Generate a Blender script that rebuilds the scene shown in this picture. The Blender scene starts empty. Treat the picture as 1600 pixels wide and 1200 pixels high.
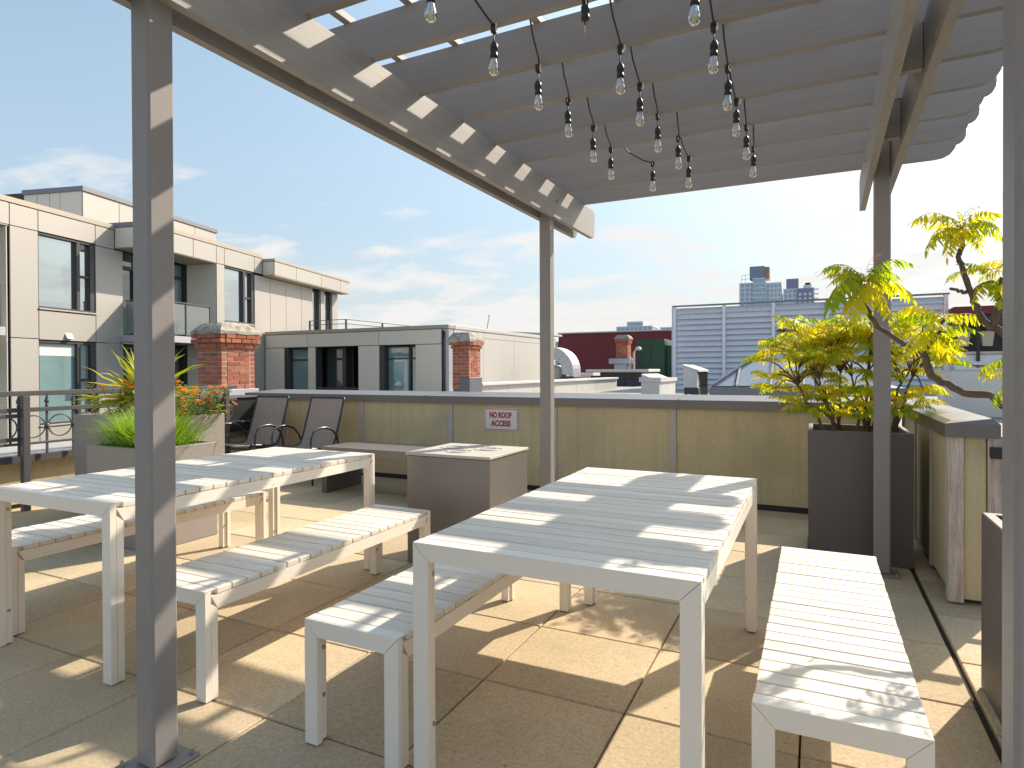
import bpy, math, random
from mathutils import Vector, Matrix
R = math.radians
rnd = random.Random(7)
S = bpy.context.scene
COL = S.collection

# ------------------------------------------------------------------ camera
CAM_H, YAW, PITCH, ROLL = 1.2745, 0.4511, -0.0072, -0.0039
cam = bpy.data.cameras.new("camera"); cam_o = bpy.data.objects.new("camera", cam); COL.objects.link(cam_o)
cam.sensor_width = 36.0; cam.lens = 980.5 / 1600 * 36.0
cam.shift_y = -14.5 / 1600
cam.clip_start = 0.05; cam.clip_end = 4000
F = Vector((-math.sin(YAW) * math.cos(PITCH), math.cos(YAW) * math.cos(PITCH), math.sin(PITCH)))
R0 = Vector((math.cos(YAW), math.sin(YAW), 0)); U0 = R0.cross(F)
RX = math.cos(ROLL) * R0 + math.sin(ROLL) * U0
UP = -math.sin(ROLL) * R0 + math.cos(ROLL) * U0
M = Matrix((RX, UP, -F)).transposed().to_4x4(); M.translation = (0, 0, CAM_H)
cam_o.matrix_world = M
S.camera = cam_o

# ------------------------------------------------------------------ light, sky, exposure
SUN_DIR = Vector((0.56, 1.19, 1.0)).normalized()          # towards the sun
SUN_EL = math.asin(SUN_DIR.z); SUN_AZ = math.atan2(SUN_DIR.x, SUN_DIR.y)
sun = bpy.data.lights.new("sun", 'SUN'); sun.energy = 3.0; sun.angle = R(0.53); sun.color = (1.0, 0.885, 0.73)
sun_o = bpy.data.objects.new("sun", sun); COL.objects.link(sun_o)
sun_o.rotation_euler = SUN_DIR.to_track_quat('Z', 'Y').to_euler(); sun_o.location = (5, 10, 30)
SKY_STRENGTH = 0.118
W = bpy.data.worlds.new("World"); S.world = W; W.use_nodes = True
nt = W.node_tree; nt.nodes.clear()
def wn(t, **kw):
    n = nt.nodes.new(t)
    for k, v in kw.items(): setattr(n, k, v)
    return n
w_out = wn("ShaderNodeOutputWorld"); w_bg = wn("ShaderNodeBackground"); w_bg.inputs[1].default_value = SKY_STRENGTH
sky = wn("ShaderNodeTexSky", sky_type='NISHITA', sun_disc=False, sun_elevation=SUN_EL, sun_rotation=SUN_AZ,
         altitude=20, air_density=1.0, dust_density=1.6, ozone_density=1.6)
tc = wn("ShaderNodeTexCoord"); sep = wn("ShaderNodeSeparateXYZ")
nt.links.new(tc.outputs['Generated'], sep.inputs[0])
def wmath(op, a, b=None, clamp=False):
    n = wn("ShaderNodeMath", operation=op, use_clamp=clamp)
    for i, x in enumerate((a, b)):
        if x is None: continue
        if isinstance(x, (int, float)): n.inputs[i].default_value = x
        else: nt.links.new(x, n.inputs[i])
    return n.outputs[0]
zc = wmath('MAXIMUM', sep.outputs[2], 0.0)
den = wmath('ADD', zc, 0.16)
cx_ = wmath('DIVIDE', sep.outputs[0], den); cy_ = wmath('DIVIDE', sep.outputs[1], den)
comb = wn("ShaderNodeCombineXYZ"); nt.links.new(cx_, comb.inputs[0]); nt.links.new(cy_, comb.inputs[1])
cmap = wn("ShaderNodeMapping"); cmap.inputs['Location'].default_value = (3.1, 1.7, 0.0); cmap.inputs['Rotation'].default_value = (0, 0, R(-24)); cmap.inputs['Scale'].default_value = (1.0, 1.3, 1)
nt.links.new(comb.outputs[0], cmap.inputs[0])
n1 = wn("ShaderNodeTexNoise"); n1.inputs['Scale'].default_value = 1.9; n1.inputs['Detail'].default_value = 9; n1.inputs['Roughness'].default_value = 0.56; n1.inputs['Distortion'].default_value = 0.35
nt.links.new(cmap.outputs[0], n1.inputs['Vector'])
# cloud cover: a low bank towards the horizon thinning to a few wisps overhead
cover = wmath('SUBTRACT', 0.64, wmath('MULTIPLY', wmath('POWER', wmath('SUBTRACT', 1.0, zc), 5.0), 0.41))
dens = wmath('DIVIDE', wmath('SUBTRACT', n1.outputs[0], cover), 0.14)
densc = wmath('MINIMUM', wmath('MAXIMUM', dens, 0.0), 1.0)
densc = wmath('MULTIPLY', densc, 0.88)
hz = wmath('POWER', wmath('SUBTRACT', 1.0, wmath('MINIMUM', wmath('MULTIPLY', zc, 2.0), 1.0)), 0.8)
hzm = wmath('MULTIPLY', hz, 0.96)
cmix = wn("ShaderNodeMix", data_type='RGBA'); cmix.inputs['B'].default_value = (3.4, 3.33, 3.26, 1)
cool = wn("ShaderNodeMix", data_type='RGBA', blend_type='MULTIPLY'); cool.inputs['Factor'].default_value = 1; cool.inputs['B'].default_value = (0.95, 0.93, 0.78, 1)
nt.links.new(sky.outputs[0], cool.inputs['A'])
veil = wn("ShaderNodeMix", data_type='RGBA'); veil.inputs['Factor'].default_value = 0.06; veil.inputs['B'].default_value = (3.7, 4.5, 5.0, 1)
nt.links.new(cool.outputs['Result'], veil.inputs['A'])
hcol = wn("ShaderNodeMix", data_type='RGBA'); hcol.inputs['A'].default_value = (2.58, 2.68, 2.78, 1); hcol.inputs['B'].default_value = (1.68, 2.12, 2.68, 1)
nt.links.new(wmath('MINIMUM', wmath('MULTIPLY', zc, 4.5), 1.0), hcol.inputs['Factor'])
hmix = wn("ShaderNodeMix", data_type='RGBA'); nt.links.new(hcol.outputs['Result'], hmix.inputs['B'])
nt.links.new(hzm, hmix.inputs['Factor']); nt.links.new(veil.outputs['Result'], hmix.inputs['A'])
nt.links.new(densc, cmix.inputs['Factor']); nt.links.new(hmix.outputs['Result'], cmix.inputs['A'])
nt.links.new(cmix.outputs['Result'], w_bg.inputs[0]); nt.links.new(w_bg.outputs[0], w_out.inputs[0])
S.view_settings.view_transform = 'Standard'; S.view_settings.look = 'None'
S.view_settings.gamma = 1.0; S.view_settings.use_curve_mapping = False
S.view_settings.exposure = 1.22
S.cycles.max_bounces = 9; S.cycles.diffuse_bounces = 7; S.cycles.transparent_max_bounces = 12

# ------------------------------------------------------------------ materials
def mat(name, col, rough=0.6, metal=0.0, spec=0.5, var=0.0, nscale=3.0, namt=0.0, ncol=None, fine=0.0, fscale=120.0,
        bump=0.0, bscale=60.0, stretch=(1, 1, 1), trans=0.0, emis=None, world=False, coat=0.0, rvar=0.0, wst=None, chip=None, streak=None):
    m = bpy.data.materials.new(name); m.use_nodes = True
    t = m.node_tree; b = t.nodes['Principled BSDF']; L = t.links
    b.inputs['Roughness'].default_value = rough; b.inputs['Metallic'].default_value = metal
    b.inputs['Specular IOR Level'].default_value = spec
    b.inputs['Coat Weight'].default_value = coat
    tex = t.nodes.new('ShaderNodeTexCoord'); mp = t.nodes.new('ShaderNodeMapping'); mp.inputs['Scale'].default_value = stretch
    if world:
        g = t.nodes.new('ShaderNodeNewGeometry'); L.new(g.outputs['Position'], mp.inputs[0])
    else:
        L.new(tex.outputs['Object'], mp.inputs[0])
    oi = t.nodes.new('ShaderNodeObjectInfo')
    vec = mp.outputs[0]
    if not world:
        ad = t.nodes.new('ShaderNodeVectorMath'); ad.operation = 'ADD'
        sc = t.nodes.new('ShaderNodeVectorMath'); sc.operation = 'SCALE'
        cb = t.nodes.new('ShaderNodeCombineXYZ')
        for i in range(3): L.new(oi.outputs['Random'], cb.inputs[i])
        L.new(cb.outputs[0], sc.inputs[0]); sc.inputs['Scale'].default_value = 37.0
        L.new(mp.outputs[0], ad.inputs[0]); L.new(sc.outputs[0], ad.inputs[1]); vec = ad.outputs[0]
    rgb = t.nodes.new('ShaderNodeRGB'); rgb.outputs[0].default_value = (*col, 1); cur = rgb.outputs[0]
    def noise(scale, detail=5, rough_=0.6):
        n = t.nodes.new('ShaderNodeTexNoise'); n.inputs['Scale'].default_value = scale; n.inputs['Detail'].default_value = detail
        n.inputs['Roughness'].default_value = rough_; L.new(vec, n.inputs['Vector']); return n
    if namt > 0:
        n = noise(nscale); cr = t.nodes.new('ShaderNodeMapRange'); cr.inputs['From Min'].default_value = 0.35; cr.inputs['From Max'].default_value = 0.68
        cr.inputs['To Max'].default_value = namt; L.new(n.outputs[0], cr.inputs[0])
        mx = t.nodes.new('ShaderNodeMix'); mx.data_type = 'RGBA'; L.new(cr.outputs[0], mx.inputs['Factor']); L.new(cur, mx.inputs['A'])
        mx.inputs['B'].default_value = (*(ncol or tuple(c * 0.6 for c in col)), 1); cur = mx.outputs['Result']
    if fine > 0:
        n = noise(fscale, 3, 0.7); cr = t.nodes.new('ShaderNodeMapRange'); cr.inputs['From Min'].default_value = 0.3; cr.inputs['From Max'].default_value = 0.7
        cr.inputs['To Min'].default_value = 1 - fine; cr.inputs['To Max'].default_value = 1 + fine; L.new(n.outputs[0], cr.inputs[0])
        hs = t.nodes.new('ShaderNodeHueSaturation'); L.new(cr.outputs[0], hs.inputs['Value']); L.new(cur, hs.inputs['Color']); cur = hs.outputs[0]
    if var > 0:
        cr = t.nodes.new('ShaderNodeMapRange'); cr.inputs['To Min'].default_value = 1 - var; cr.inputs['To Max'].default_value = 1 + var
        L.new(oi.outputs['Random'], cr.inputs[0])
        hs = t.nodes.new('ShaderNodeHueSaturation'); L.new(cr.outputs[0], hs.inputs['Value']); L.new(cur, hs.inputs['Color']); cur = hs.outputs[0]
    if wst:
        wsc, wam, wcol = wst; g2 = t.nodes.new('ShaderNodeNewGeometry'); n = t.nodes.new('ShaderNodeTexNoise'); n.inputs['Scale'].default_value = wsc; n.inputs['Detail'].default_value = 6
        n.inputs['Distortion'].default_value = 0.6; L.new(g2.outputs['Position'], n.inputs['Vector']); cr = t.nodes.new('ShaderNodeMapRange'); cr.inputs['From Min'].default_value = 0.46; cr.inputs['From Max'].default_value = 0.66
        cr.inputs['To Max'].default_value = wam; L.new(n.outputs[0], cr.inputs[0]); mx = t.nodes.new('ShaderNodeMix'); mx.data_type = 'RGBA'; L.new(cr.outputs[0], mx.inputs['Factor']); L.new(cur, mx.inputs['A'])
        mx.inputs['B'].default_value = (*wcol, 1); cur = mx.outputs['Result']
    if streak:
        sst, sam, scol = streak; m3 = t.nodes.new('ShaderNodeMapping'); m3.inputs['Scale'].default_value = sst; L.new(vec, m3.inputs[0])
        n = t.nodes.new('ShaderNodeTexNoise'); n.inputs['Scale'].default_value = 1.0; n.inputs['Detail'].default_value = 5; L.new(m3.outputs[0], n.inputs['Vector'])
        cr = t.nodes.new('ShaderNodeMapRange'); cr.inputs['From Min'].default_value = 0.5; cr.inputs['From Max'].default_value = 0.72; cr.inputs['To Max'].default_value = sam; L.new(n.outputs[0], cr.inputs[0])
        mx = t.nodes.new('ShaderNodeMix'); mx.data_type = 'RGBA'; L.new(cr.outputs[0], mx.inputs['Factor']); L.new(cur, mx.inputs['A']); mx.inputs['B'].default_value = (*scol, 1); cur = mx.outputs['Result']
    if chip:
        csc, cth, ccol, cam_ = chip; n = noise(csc, 2, 0.5); cr = t.nodes.new('ShaderNodeMapRange'); cr.inputs['From Min'].default_value = cth; cr.inputs['From Max'].default_value = cth + 0.03; cr.inputs['To Max'].default_value = cam_
        L.new(n.outputs[0], cr.inputs[0]); mx = t.nodes.new('ShaderNodeMix'); mx.data_type = 'RGBA'; L.new(cr.outputs[0], mx.inputs['Factor']); L.new(cur, mx.inputs['A']); mx.inputs['B'].default_value = (*ccol, 1); cur = mx.outputs['Result']
    L.new(cur, b.inputs['Base Color'])
    if rvar > 0:
        n = noise(nscale * 1.7); cr = t.nodes.new('ShaderNodeMapRange'); cr.inputs['To Min'].default_value = max(rough - rvar, 0.02); cr.inputs['To Max'].default_value = rough + rvar
        L.new(n.outputs[0], cr.inputs[0]); L.new(cr.outputs[0], b.inputs['Roughness'])
    if bump > 0:
        n = noise(bscale, 4); bp = t.nodes.new('ShaderNodeBump'); bp.inputs['Strength'].default_value = bump; bp.inputs['Distance'].default_value = 0.004
        L.new(n.outputs[0], bp.inputs['Height']); L.new(bp.outputs[0], b.inputs['Normal'])
    if emis: b.inputs['Emission Color'].default_value = (*emis, 1); b.inputs['Emission Strength'].default_value = 1
    m['_cur'] = 1
    return m

MT = {}
MT['paver'] = mat('paver_concrete', (0.56, 0.445, 0.30), 0.85, var=0.15, nscale=2.2, namt=0.55, ncol=(0.45, 0.35, 0.225), wst=(0.9, 0.42, (0.33, 0.28, 0.17)), chip=(38.0, 0.74, (0.16, 0.13, 0.09), 0.6), fine=0.2, fscale=75, bump=0.35, bscale=150, spec=0.3)
MT['grout'] = mat('joint_dirt', (0.07, 0.06, 0.045), 0.95, spec=0.1)
MT['alu'] = mat('white_powder_coat', (0.84, 0.77, 0.675), 0.38, var=0.03, nscale=5, namt=0.25, ncol=(0.74, 0.665, 0.565), rvar=0.1, chip=(22.0, 0.765, (0.35, 0.31, 0.26), 0.5))
MT['slat'] = mat('bleached_slat', (0.79, 0.72, 0.625), 0.62, var=0.08, nscale=3, namt=0.6, ncol=(0.62, 0.555, 0.465), fine=0.10, fscale=26, stretch=(0.35, 5, 5), bump=0.12, bscale=40, chip=(6.0, 0.735, (0.26, 0.22, 0.18), 0.55))
MT['gap2'] = mat('pale_recess', (0.5, 0.47, 0.42), 0.6)
MT['bolt'] = mat('steel_bolt', (0.45, 0.42, 0.38), 0.4, metal=0.8)
MT['foot'] = mat('black_rubber', (0.03, 0.03, 0.03), 0.7)
MT['pergola'] = mat('grey_painted_timber', (0.30, 0.282, 0.275), 0.62, var=0.10, nscale=2.5, namt=0.5, ncol=(0.25, 0.228, 0.218), fine=0.06, fscale=22, stretch=(0.5, 9, 9), bump=0.08, bscale=40, chip=(1.7, 0.755, (0.6, 0.58, 0.56), 0.7))
MT['beam'] = mat('grey_painted_beam', (0.345, 0.325, 0.312), 0.6, var=0.04, nscale=2.0, namt=0.4, ncol=(0.29, 0.265, 0.255), fine=0.10, fscale=9, stretch=(6, 0.7, 6), bump=0.15, bscale=30)
MT['post'] = mat('grey_painted_steel', (0.27, 0.245, 0.235), 0.5, nscale=3, namt=0.35, ncol=(0.23, 0.21, 0.2), fine=0.04, fscale=30, rvar=0.1)
MT['cable'] = mat('black_cable', (0.018, 0.018, 0.018), 0.45)
MT['socket'] = mat('black_socket', (0.02, 0.02, 0.02), 0.4)
MT['hook'] = mat('white_hook', (0.8, 0.78, 0.74), 0.4)
MT['brass'] = mat('brass_thread', (0.6, 0.35, 0.15), 0.35, metal=0.9)
MT['planter'] = mat('bronze_grey_metal', (0.125, 0.107, 0.102), 0.5, nscale=1.8, namt=0.4, ncol=(0.10, 0.085, 0.083), fine=0.04, fscale=40, rvar=0.12)
MT['planter_l'] = mat('warm_grey_metal', (0.30, 0.27, 0.25), 0.48, nscale=1.8, namt=0.35, ncol=(0.25, 0.225, 0.21), fine=0.04, fscale=40, rvar=0.12)
MT['firebox'] = mat('brushed_box_metal', (0.225, 0.205, 0.19), 0.40, metal=0.35, nscale=1.5, namt=0.4, ncol=(0.185, 0.168, 0.157), fine=0.05, fscale=60, rvar=0.12)
MT['stone'] = mat('pale_stone_top', (0.50, 0.46, 0.40), 0.7, nscale=5, namt=0.5, ncol=(0.40, 0.36, 0.31), fine=0.1, fscale=80)
MT['ironink'] = mat('grey_stone_inlay', (0.40, 0.38, 0.36), 0.7, fine=0.1)
MT['soil'] = mat('dark_soil', (0.045, 0.035, 0.025), 0.95, fine=0.4, fscale=60, bump=0.8, bscale=40)
MT['wallpanel'] = mat('ochre_wall_panel', (0.60, 0.50, 0.31), 0.8, var=0.05, nscale=1.6, namt=0.5, ncol=(0.50, 0.42, 0.26), wst=(1.6, 0.4, (0.38, 0.33, 0.21)), streak=((14, 14, 0.7), 0.34, (0.36, 0.30, 0.18)), fine=0.09, fscale=60, stretch=(1.4, 1.4, 0.6), bump=0.3, bscale=90, spec=0.3)
MT['batten'] = mat('weathered_white_batten', (0.50, 0.46, 0.41), 0.75, nscale=6, namt=0.6, ncol=(0.36, 0.30, 0.25), fine=0.15, fscale=30, stretch=(5, 5, 0.6), bump=0.3, bscale=40)
MT['trim'] = mat('peeling_white_trim', (0.60, 0.54, 0.47), 0.8, nscale=8, namt=0.8, ncol=(0.36, 0.24, 0.20), fine=0.22, fscale=40, stretch=(6, 6, 0.5), bump=0.6, bscale=50)
MT['cap'] = mat('bronze_grey_flashing', (0.18, 0.165, 0.162), 0.33, metal=0.35, nscale=2, namt=0.3, ncol=(0.14, 0.125, 0.12), rvar=0.08)
MT['black'] = mat('black_metal', (0.022, 0.022, 0.024), 0.45)
MT['rail'] = mat('dark_grey_rail', (0.095, 0.088, 0.092), 0.42, fine=0.05)
MT['ledge'] = mat('grey_ledge_metal', (0.42, 0.41, 0.40), 0.5, nscale=3, namt=0.35, ncol=(0.34, 0.33, 0.32))
MT['sling'] = mat('woven_sling', (0.36, 0.285, 0.235), 0.75, fine=0.35, fscale=90, stretch=(1, 1, 1), bump=0.4, bscale=220)
MT['chair'] = mat('charcoal_tube', (0.03, 0.031, 0.037), 0.3, spec=0.6)
MT['signw'] = mat('sign_white', (0.72, 0.68, 0.69), 0.45)
MT['signr'] = mat('sign_red', (0.42, 0.022, 0.035), 0.5)
MT['panel'] = mat('champagne_panel', (0.45, 0.42, 0.385), 0.42, metal=0.15, var=0.025, nscale=1, namt=0.12, ncol=(0.41, 0.38, 0.345))
MT['panel_shade'] = mat('champagne_panel_shade', (0.74, 0.68, 0.585), 0.42, metal=0.05, var=0.025)  # lighter copy of the champagne panel, used on faces that lie in shade
MT['pcap'] = mat('taupe_parapet_cap', (0.42, 0.36, 0.30), 0.45, metal=0.2)
MT['pcap2'] = mat('slate_parapet_cap', (0.20, 0.205, 0.23), 0.45, metal=0.2)
MT['gap'] = mat('dark_backing', (0.06, 0.06, 0.06), 0.8)
MT['frame'] = mat('bronze_window_frame', (0.055, 0.050, 0.048), 0.45)
MT['blind'] = mat('white_blind', (0.62, 0.68, 0.68), 0.8)
MT['soffit'] = mat('beige_soffit', (0.40, 0.35, 0.26), 0.7)
MT['slab'] = mat('pale_slab_edge', (0.42, 0.42, 0.44), 0.6)
MT['offwhite'] = mat('offwhite_sheet', (0.55, 0.52, 0.485), 0.6, nscale=1.5, namt=0.3, ncol=(0.49, 0.46, 0.425), fine=0.04, stretch=(1, 3, .4), world=True)
MT['brick'] = mat('red_brick', (0.40, 0.115, 0.062), 0.85, var=0.28, nscale=14, namt=0.55, ncol=(0.36, 0.19, 0.145), fine=0.2, fscale=70, bump=0.6, bscale=60, spec=0.25)
MT['mortar'] = mat('pale_mortar', (0.45, 0.38, 0.32), 0.95, fine=0.2, spec=0.2, world=True)
MT['flaunch'] = mat('mossy_mortar_cap', (0.46, 0.41, 0.34), 0.95, nscale=9, namt=0.8, ncol=(0.12, 0.11, 0.10), fine=0.3, fscale=40, bump=0.8, bscale=30, world=True)
MT['lead'] = mat('lead_flashing', (0.15, 0.16, 0.18), 0.5, metal=0.3)
MT['roof'] = mat('grey_roof_membrane', (0.37, 0.35, 0.325), 0.85, nscale=0.35, namt=0.6, ncol=(0.28, 0.27, 0.255), fine=0.1, fscale=4, world=True)
MT['ground'] = mat('city_ground', (0.14, 0.14, 0.13), 0.9, nscale=0.02, namt=0.6, ncol=(0.08, 0.1, 0.06), world=True)
MT['louvre'] = mat('galvanised_louvre', (0.76, 0.78, 0.84), 0.42, metal=0.2, nscale=0.8, namt=0.4, ncol=(0.66, 0.68, 0.75), fine=0.05, fscale=9)
MT['galv'] = mat('galvanised_steel', (0.50, 0.52, 0.56), 0.4, metal=0.5, nscale=3, namt=0.4, ncol=(0.40, 0.42, 0.46))
MT['vent'] = mat('cream_vent_metal', (0.62, 0.62, 0.60), 0.5, nscale=2, namt=0.2)
MT['redwall'] = mat('oxblood_painted_brick', (0.20, 0.036, 0.042), 0.8, nscale=0.6, namt=0.45, ncol=(0.155, 0.03, 0.036), fine=0.12, fscale=3, stretch=(2, 2, .35), world=True)
MT['green'] = mat('green_painted_metal', (0.02, 0.075, 0.042), 0.55, nscale=.8, namt=0.3)
MT['darkclad'] = mat('dark_blue_cladding', (0.045, 0.05, 0.075), 0.6)
MT['lid'] = mat('pale_lid', (0.60, 0.58, 0.55), 0.6)
MT['skyglass'] = mat('frosted_skylight', (0.40, 0.44, 0.50), 0.25, spec=0.7)
MT['bark'] = mat('sumac_bark', (0.115, 0.075, 0.058), 0.85, nscale=30, namt=0.6, ncol=(0.20, 0.14, 0.11), bump=0.9, bscale=70)
MT['towerwall'] = mat('tower_hazed_pale_frame', (0.76, 0.80, 0.86), 0.7)  # tower frame, glass and dark blue paled, distance haze put into the colours
MT['towerglass'] = mat('tower_hazed_blue_glass', (0.38, 0.49, 0.60), 0.25, spec=0.7)
MT['towerdark'] = mat('tower_hazed_dark_blue', (0.24, 0.28, 0.39), 0.5)
MT['towerbrick'] = mat('tower_terracotta', (0.42, 0.24, 0.19), 0.8)
MT['cream'] = mat('cream_arch_infill', (0.66, 0.55, 0.42), 0.8)

def glass(name, tint, refl=0.5, ior=1.9):
    m = bpy.data.materials.new(name); m.use_nodes = True; t = m.node_tree; t.nodes.clear(); L = t.links
    o = t.nodes.new('ShaderNodeOutputMaterial'); mx = t.nodes.new('ShaderNodeMixShader'); fr = t.nodes.new('ShaderNodeFresnel'); fr.inputs[0].default_value = ior
    d = t.nodes.new('ShaderNodeBsdfDiffuse'); n = t.nodes.new('ShaderNodeTexNoise'); n.inputs['Scale'].default_value = 0.9
    g = t.nodes.new('ShaderNodeNewGeometry'); L.new(g.outputs['Position'], n.inputs['Vector'])
    mc = t.nodes.new('ShaderNodeMix'); mc.data_type = 'RGBA'; mc.inputs['A'].default_value = (*tint, 1); mc.inputs['B'].default_value = (*(c * 0.55 for c in tint), 1)
    L.new(n.outputs[0], mc.inputs['Factor']); L.new(mc.outputs['Result'], d.inputs[0])
    gl = t.nodes.new('ShaderNodeBsdfGlossy'); gl.inputs['Roughness'].default_value = 0.015; gl.inputs[0].default_value = (.93, .97, 1, 1)
    mu = t.nodes.new('ShaderNodeMath'); mu.operation = 'ADD'; mu.inputs[1].default_value = refl; mu.use_clamp = True; L.new(fr.outputs[0], mu.inputs[0])
    L.new(mu.outputs[0], mx.inputs[0]); L.new(d.outputs[0], mx.inputs[1]); L.new(gl.outputs[0], mx.inputs[2]); L.new(mx.outputs[0], o.inputs[0])
    return m
MT['glass_sky'] = glass('reflective_window_glass', (0.10, 0.15, 0.155), 0.42)
MT['glass_teal'] = glass('teal_window_glass', (0.27, 0.42, 0.43), 0.10)
MT['glass_dark'] = glass('dark_window_glass', (0.045, 0.08, 0.08), 0.06)
def clear_glass(name, tint, opac, refl):
    m = bpy.data.materials.new(name); m.use_nodes = True; t = m.node_tree; t.nodes.clear(); L = t.links
    o = t.nodes.new('ShaderNodeOutputMaterial'); tr = t.nodes.new('ShaderNodeBsdfTransparent'); tr.inputs[0].default_value = (*tint, 1)
    d = t.nodes.new('ShaderNodeBsdfDiffuse'); d.inputs[0].default_value = (.62, .70, .70, 1)
    gl = t.nodes.new('ShaderNodeBsdfGlossy'); gl.inputs['Roughness'].default_value = 0.03
    m1 = t.nodes.new('ShaderNodeMixShader'); m1.inputs[0].default_value = opac; L.new(tr.outputs[0], m1.inputs[1]); L.new(d.outputs[0], m1.inputs[2])
    fr = t.nodes.new('ShaderNodeFresnel'); fr.inputs[0].default_value = 1.5; ad = t.nodes.new('ShaderNodeMath'); ad.operation = 'ADD'; ad.inputs[1].default_value = refl; ad.use_clamp = True
    L.new(fr.outputs[0], ad.inputs[0]); m2 = t.nodes.new('ShaderNodeMixShader'); L.new(ad.outputs[0], m2.inputs[0]); L.new(m1.outputs[0], m2.inputs[1]); L.new(gl.outputs[0], m2.inputs[2])
    L.new(m2.outputs[0], o.inputs[0]); return m
MT['balglass'] = clear_glass('balcony_glass', (.80, .90, .88), 0.30, 0.05)
MT['bulb'] = clear_glass('clear_bulb_glass', (.96, .95, .93), 0.16, 0.10)
MT['filament'] = mat('pale_bulb_core', (0.75, 0.62, 0.40), 0.5)

def leafmat(name, c1, c2, trans=0.5):
    m = bpy.data.materials.new(name); m.use_nodes = True; t = m.node_tree; t.nodes.clear(); L = t.links
    o = t.nodes.new('ShaderNodeOutputMaterial'); oi = t.nodes.new('ShaderNodeObjectInfo'); g = t.nodes.new('ShaderNodeNewGeometry')
    n = t.nodes.new('ShaderNodeTexNoise'); n.inputs['Scale'].default_value = 9; L.new(g.outputs['Position'], n.inputs['Vector'])
    a = t.nodes.new('ShaderNodeMath'); a.operation = 'ADD'; L.new(oi.outputs['Random'], a.inputs[0]); L.new(n.outputs[0], a.inputs[1])
    a2 = t.nodes.new('ShaderNodeMath'); a2.operation = 'MULTIPLY_ADD'; a2.inputs[1].default_value = 0.85; a2.inputs[2].default_value = -0.3; a2.use_clamp = True; L.new(a.outputs[0], a2.inputs[0])
    mc = t.nodes.new('ShaderNodeMix'); mc.data_type = 'RGBA'; mc.inputs['A'].default_value = (*c1, 1); mc.inputs['B'].default_value = (*c2, 1); L.new(a2.outputs[0], mc.inputs['Factor'])
    d = t.nodes.new('ShaderNodeBsdfPrincipled'); d.inputs['Roughness'].default_value = 0.5; d.inputs['Specular IOR Level'].default_value = 0.35; L.new(mc.outputs['Result'], d.inputs['Base Color'])
    tr = t.nodes.new('ShaderNodeBsdfTranslucent'); hs = t.nodes.new('ShaderNodeHueSaturation'); hs.inputs['Saturation'].default_value = 1.1; hs.inputs['Value'].default_value = 1.5
    L.new(mc.outputs['Result'], hs.inputs['Color']); L.new(hs.outputs[0], tr.inputs[0])
    mx = t.nodes.new('ShaderNodeMixShader'); mx.inputs[0].default_value = trans; L.new(d.outputs[0], mx.inputs[1]); L.new(tr.outputs[0], mx.inputs[2]); L.new(mx.outputs[0], o.inputs[0])
    return m
MT['sumac'] = leafmat('sumac_leaf', (0.23, 0.36, 0.035), (0.66, 0.56, 0.04), 0.6)
MT['sumac_red'] = leafmat('young_sumac_leaf', (0.30, 0.10, 0.05), (0.42, 0.20, 0.07), 0.4)
MT['grass'] = leafmat('grass_blade', (0.16, 0.30, 0.03), (0.38, 0.46, 0.08), 0.5)
MT['palm'] = leafmat('palm_blade', (0.20, 0.27, 0.035), (0.52, 0.48, 0.07), 0.45)
MT['herb'] = leafmat('flower_foliage', (0.17, 0.24, 0.05), (0.40, 0.43, 0.14), 0.45)
MT['petal'] = leafmat('orange_petal', (0.72, 0.17, 0.01), (0.80, 0.30, 0.015), 0.35)

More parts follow.
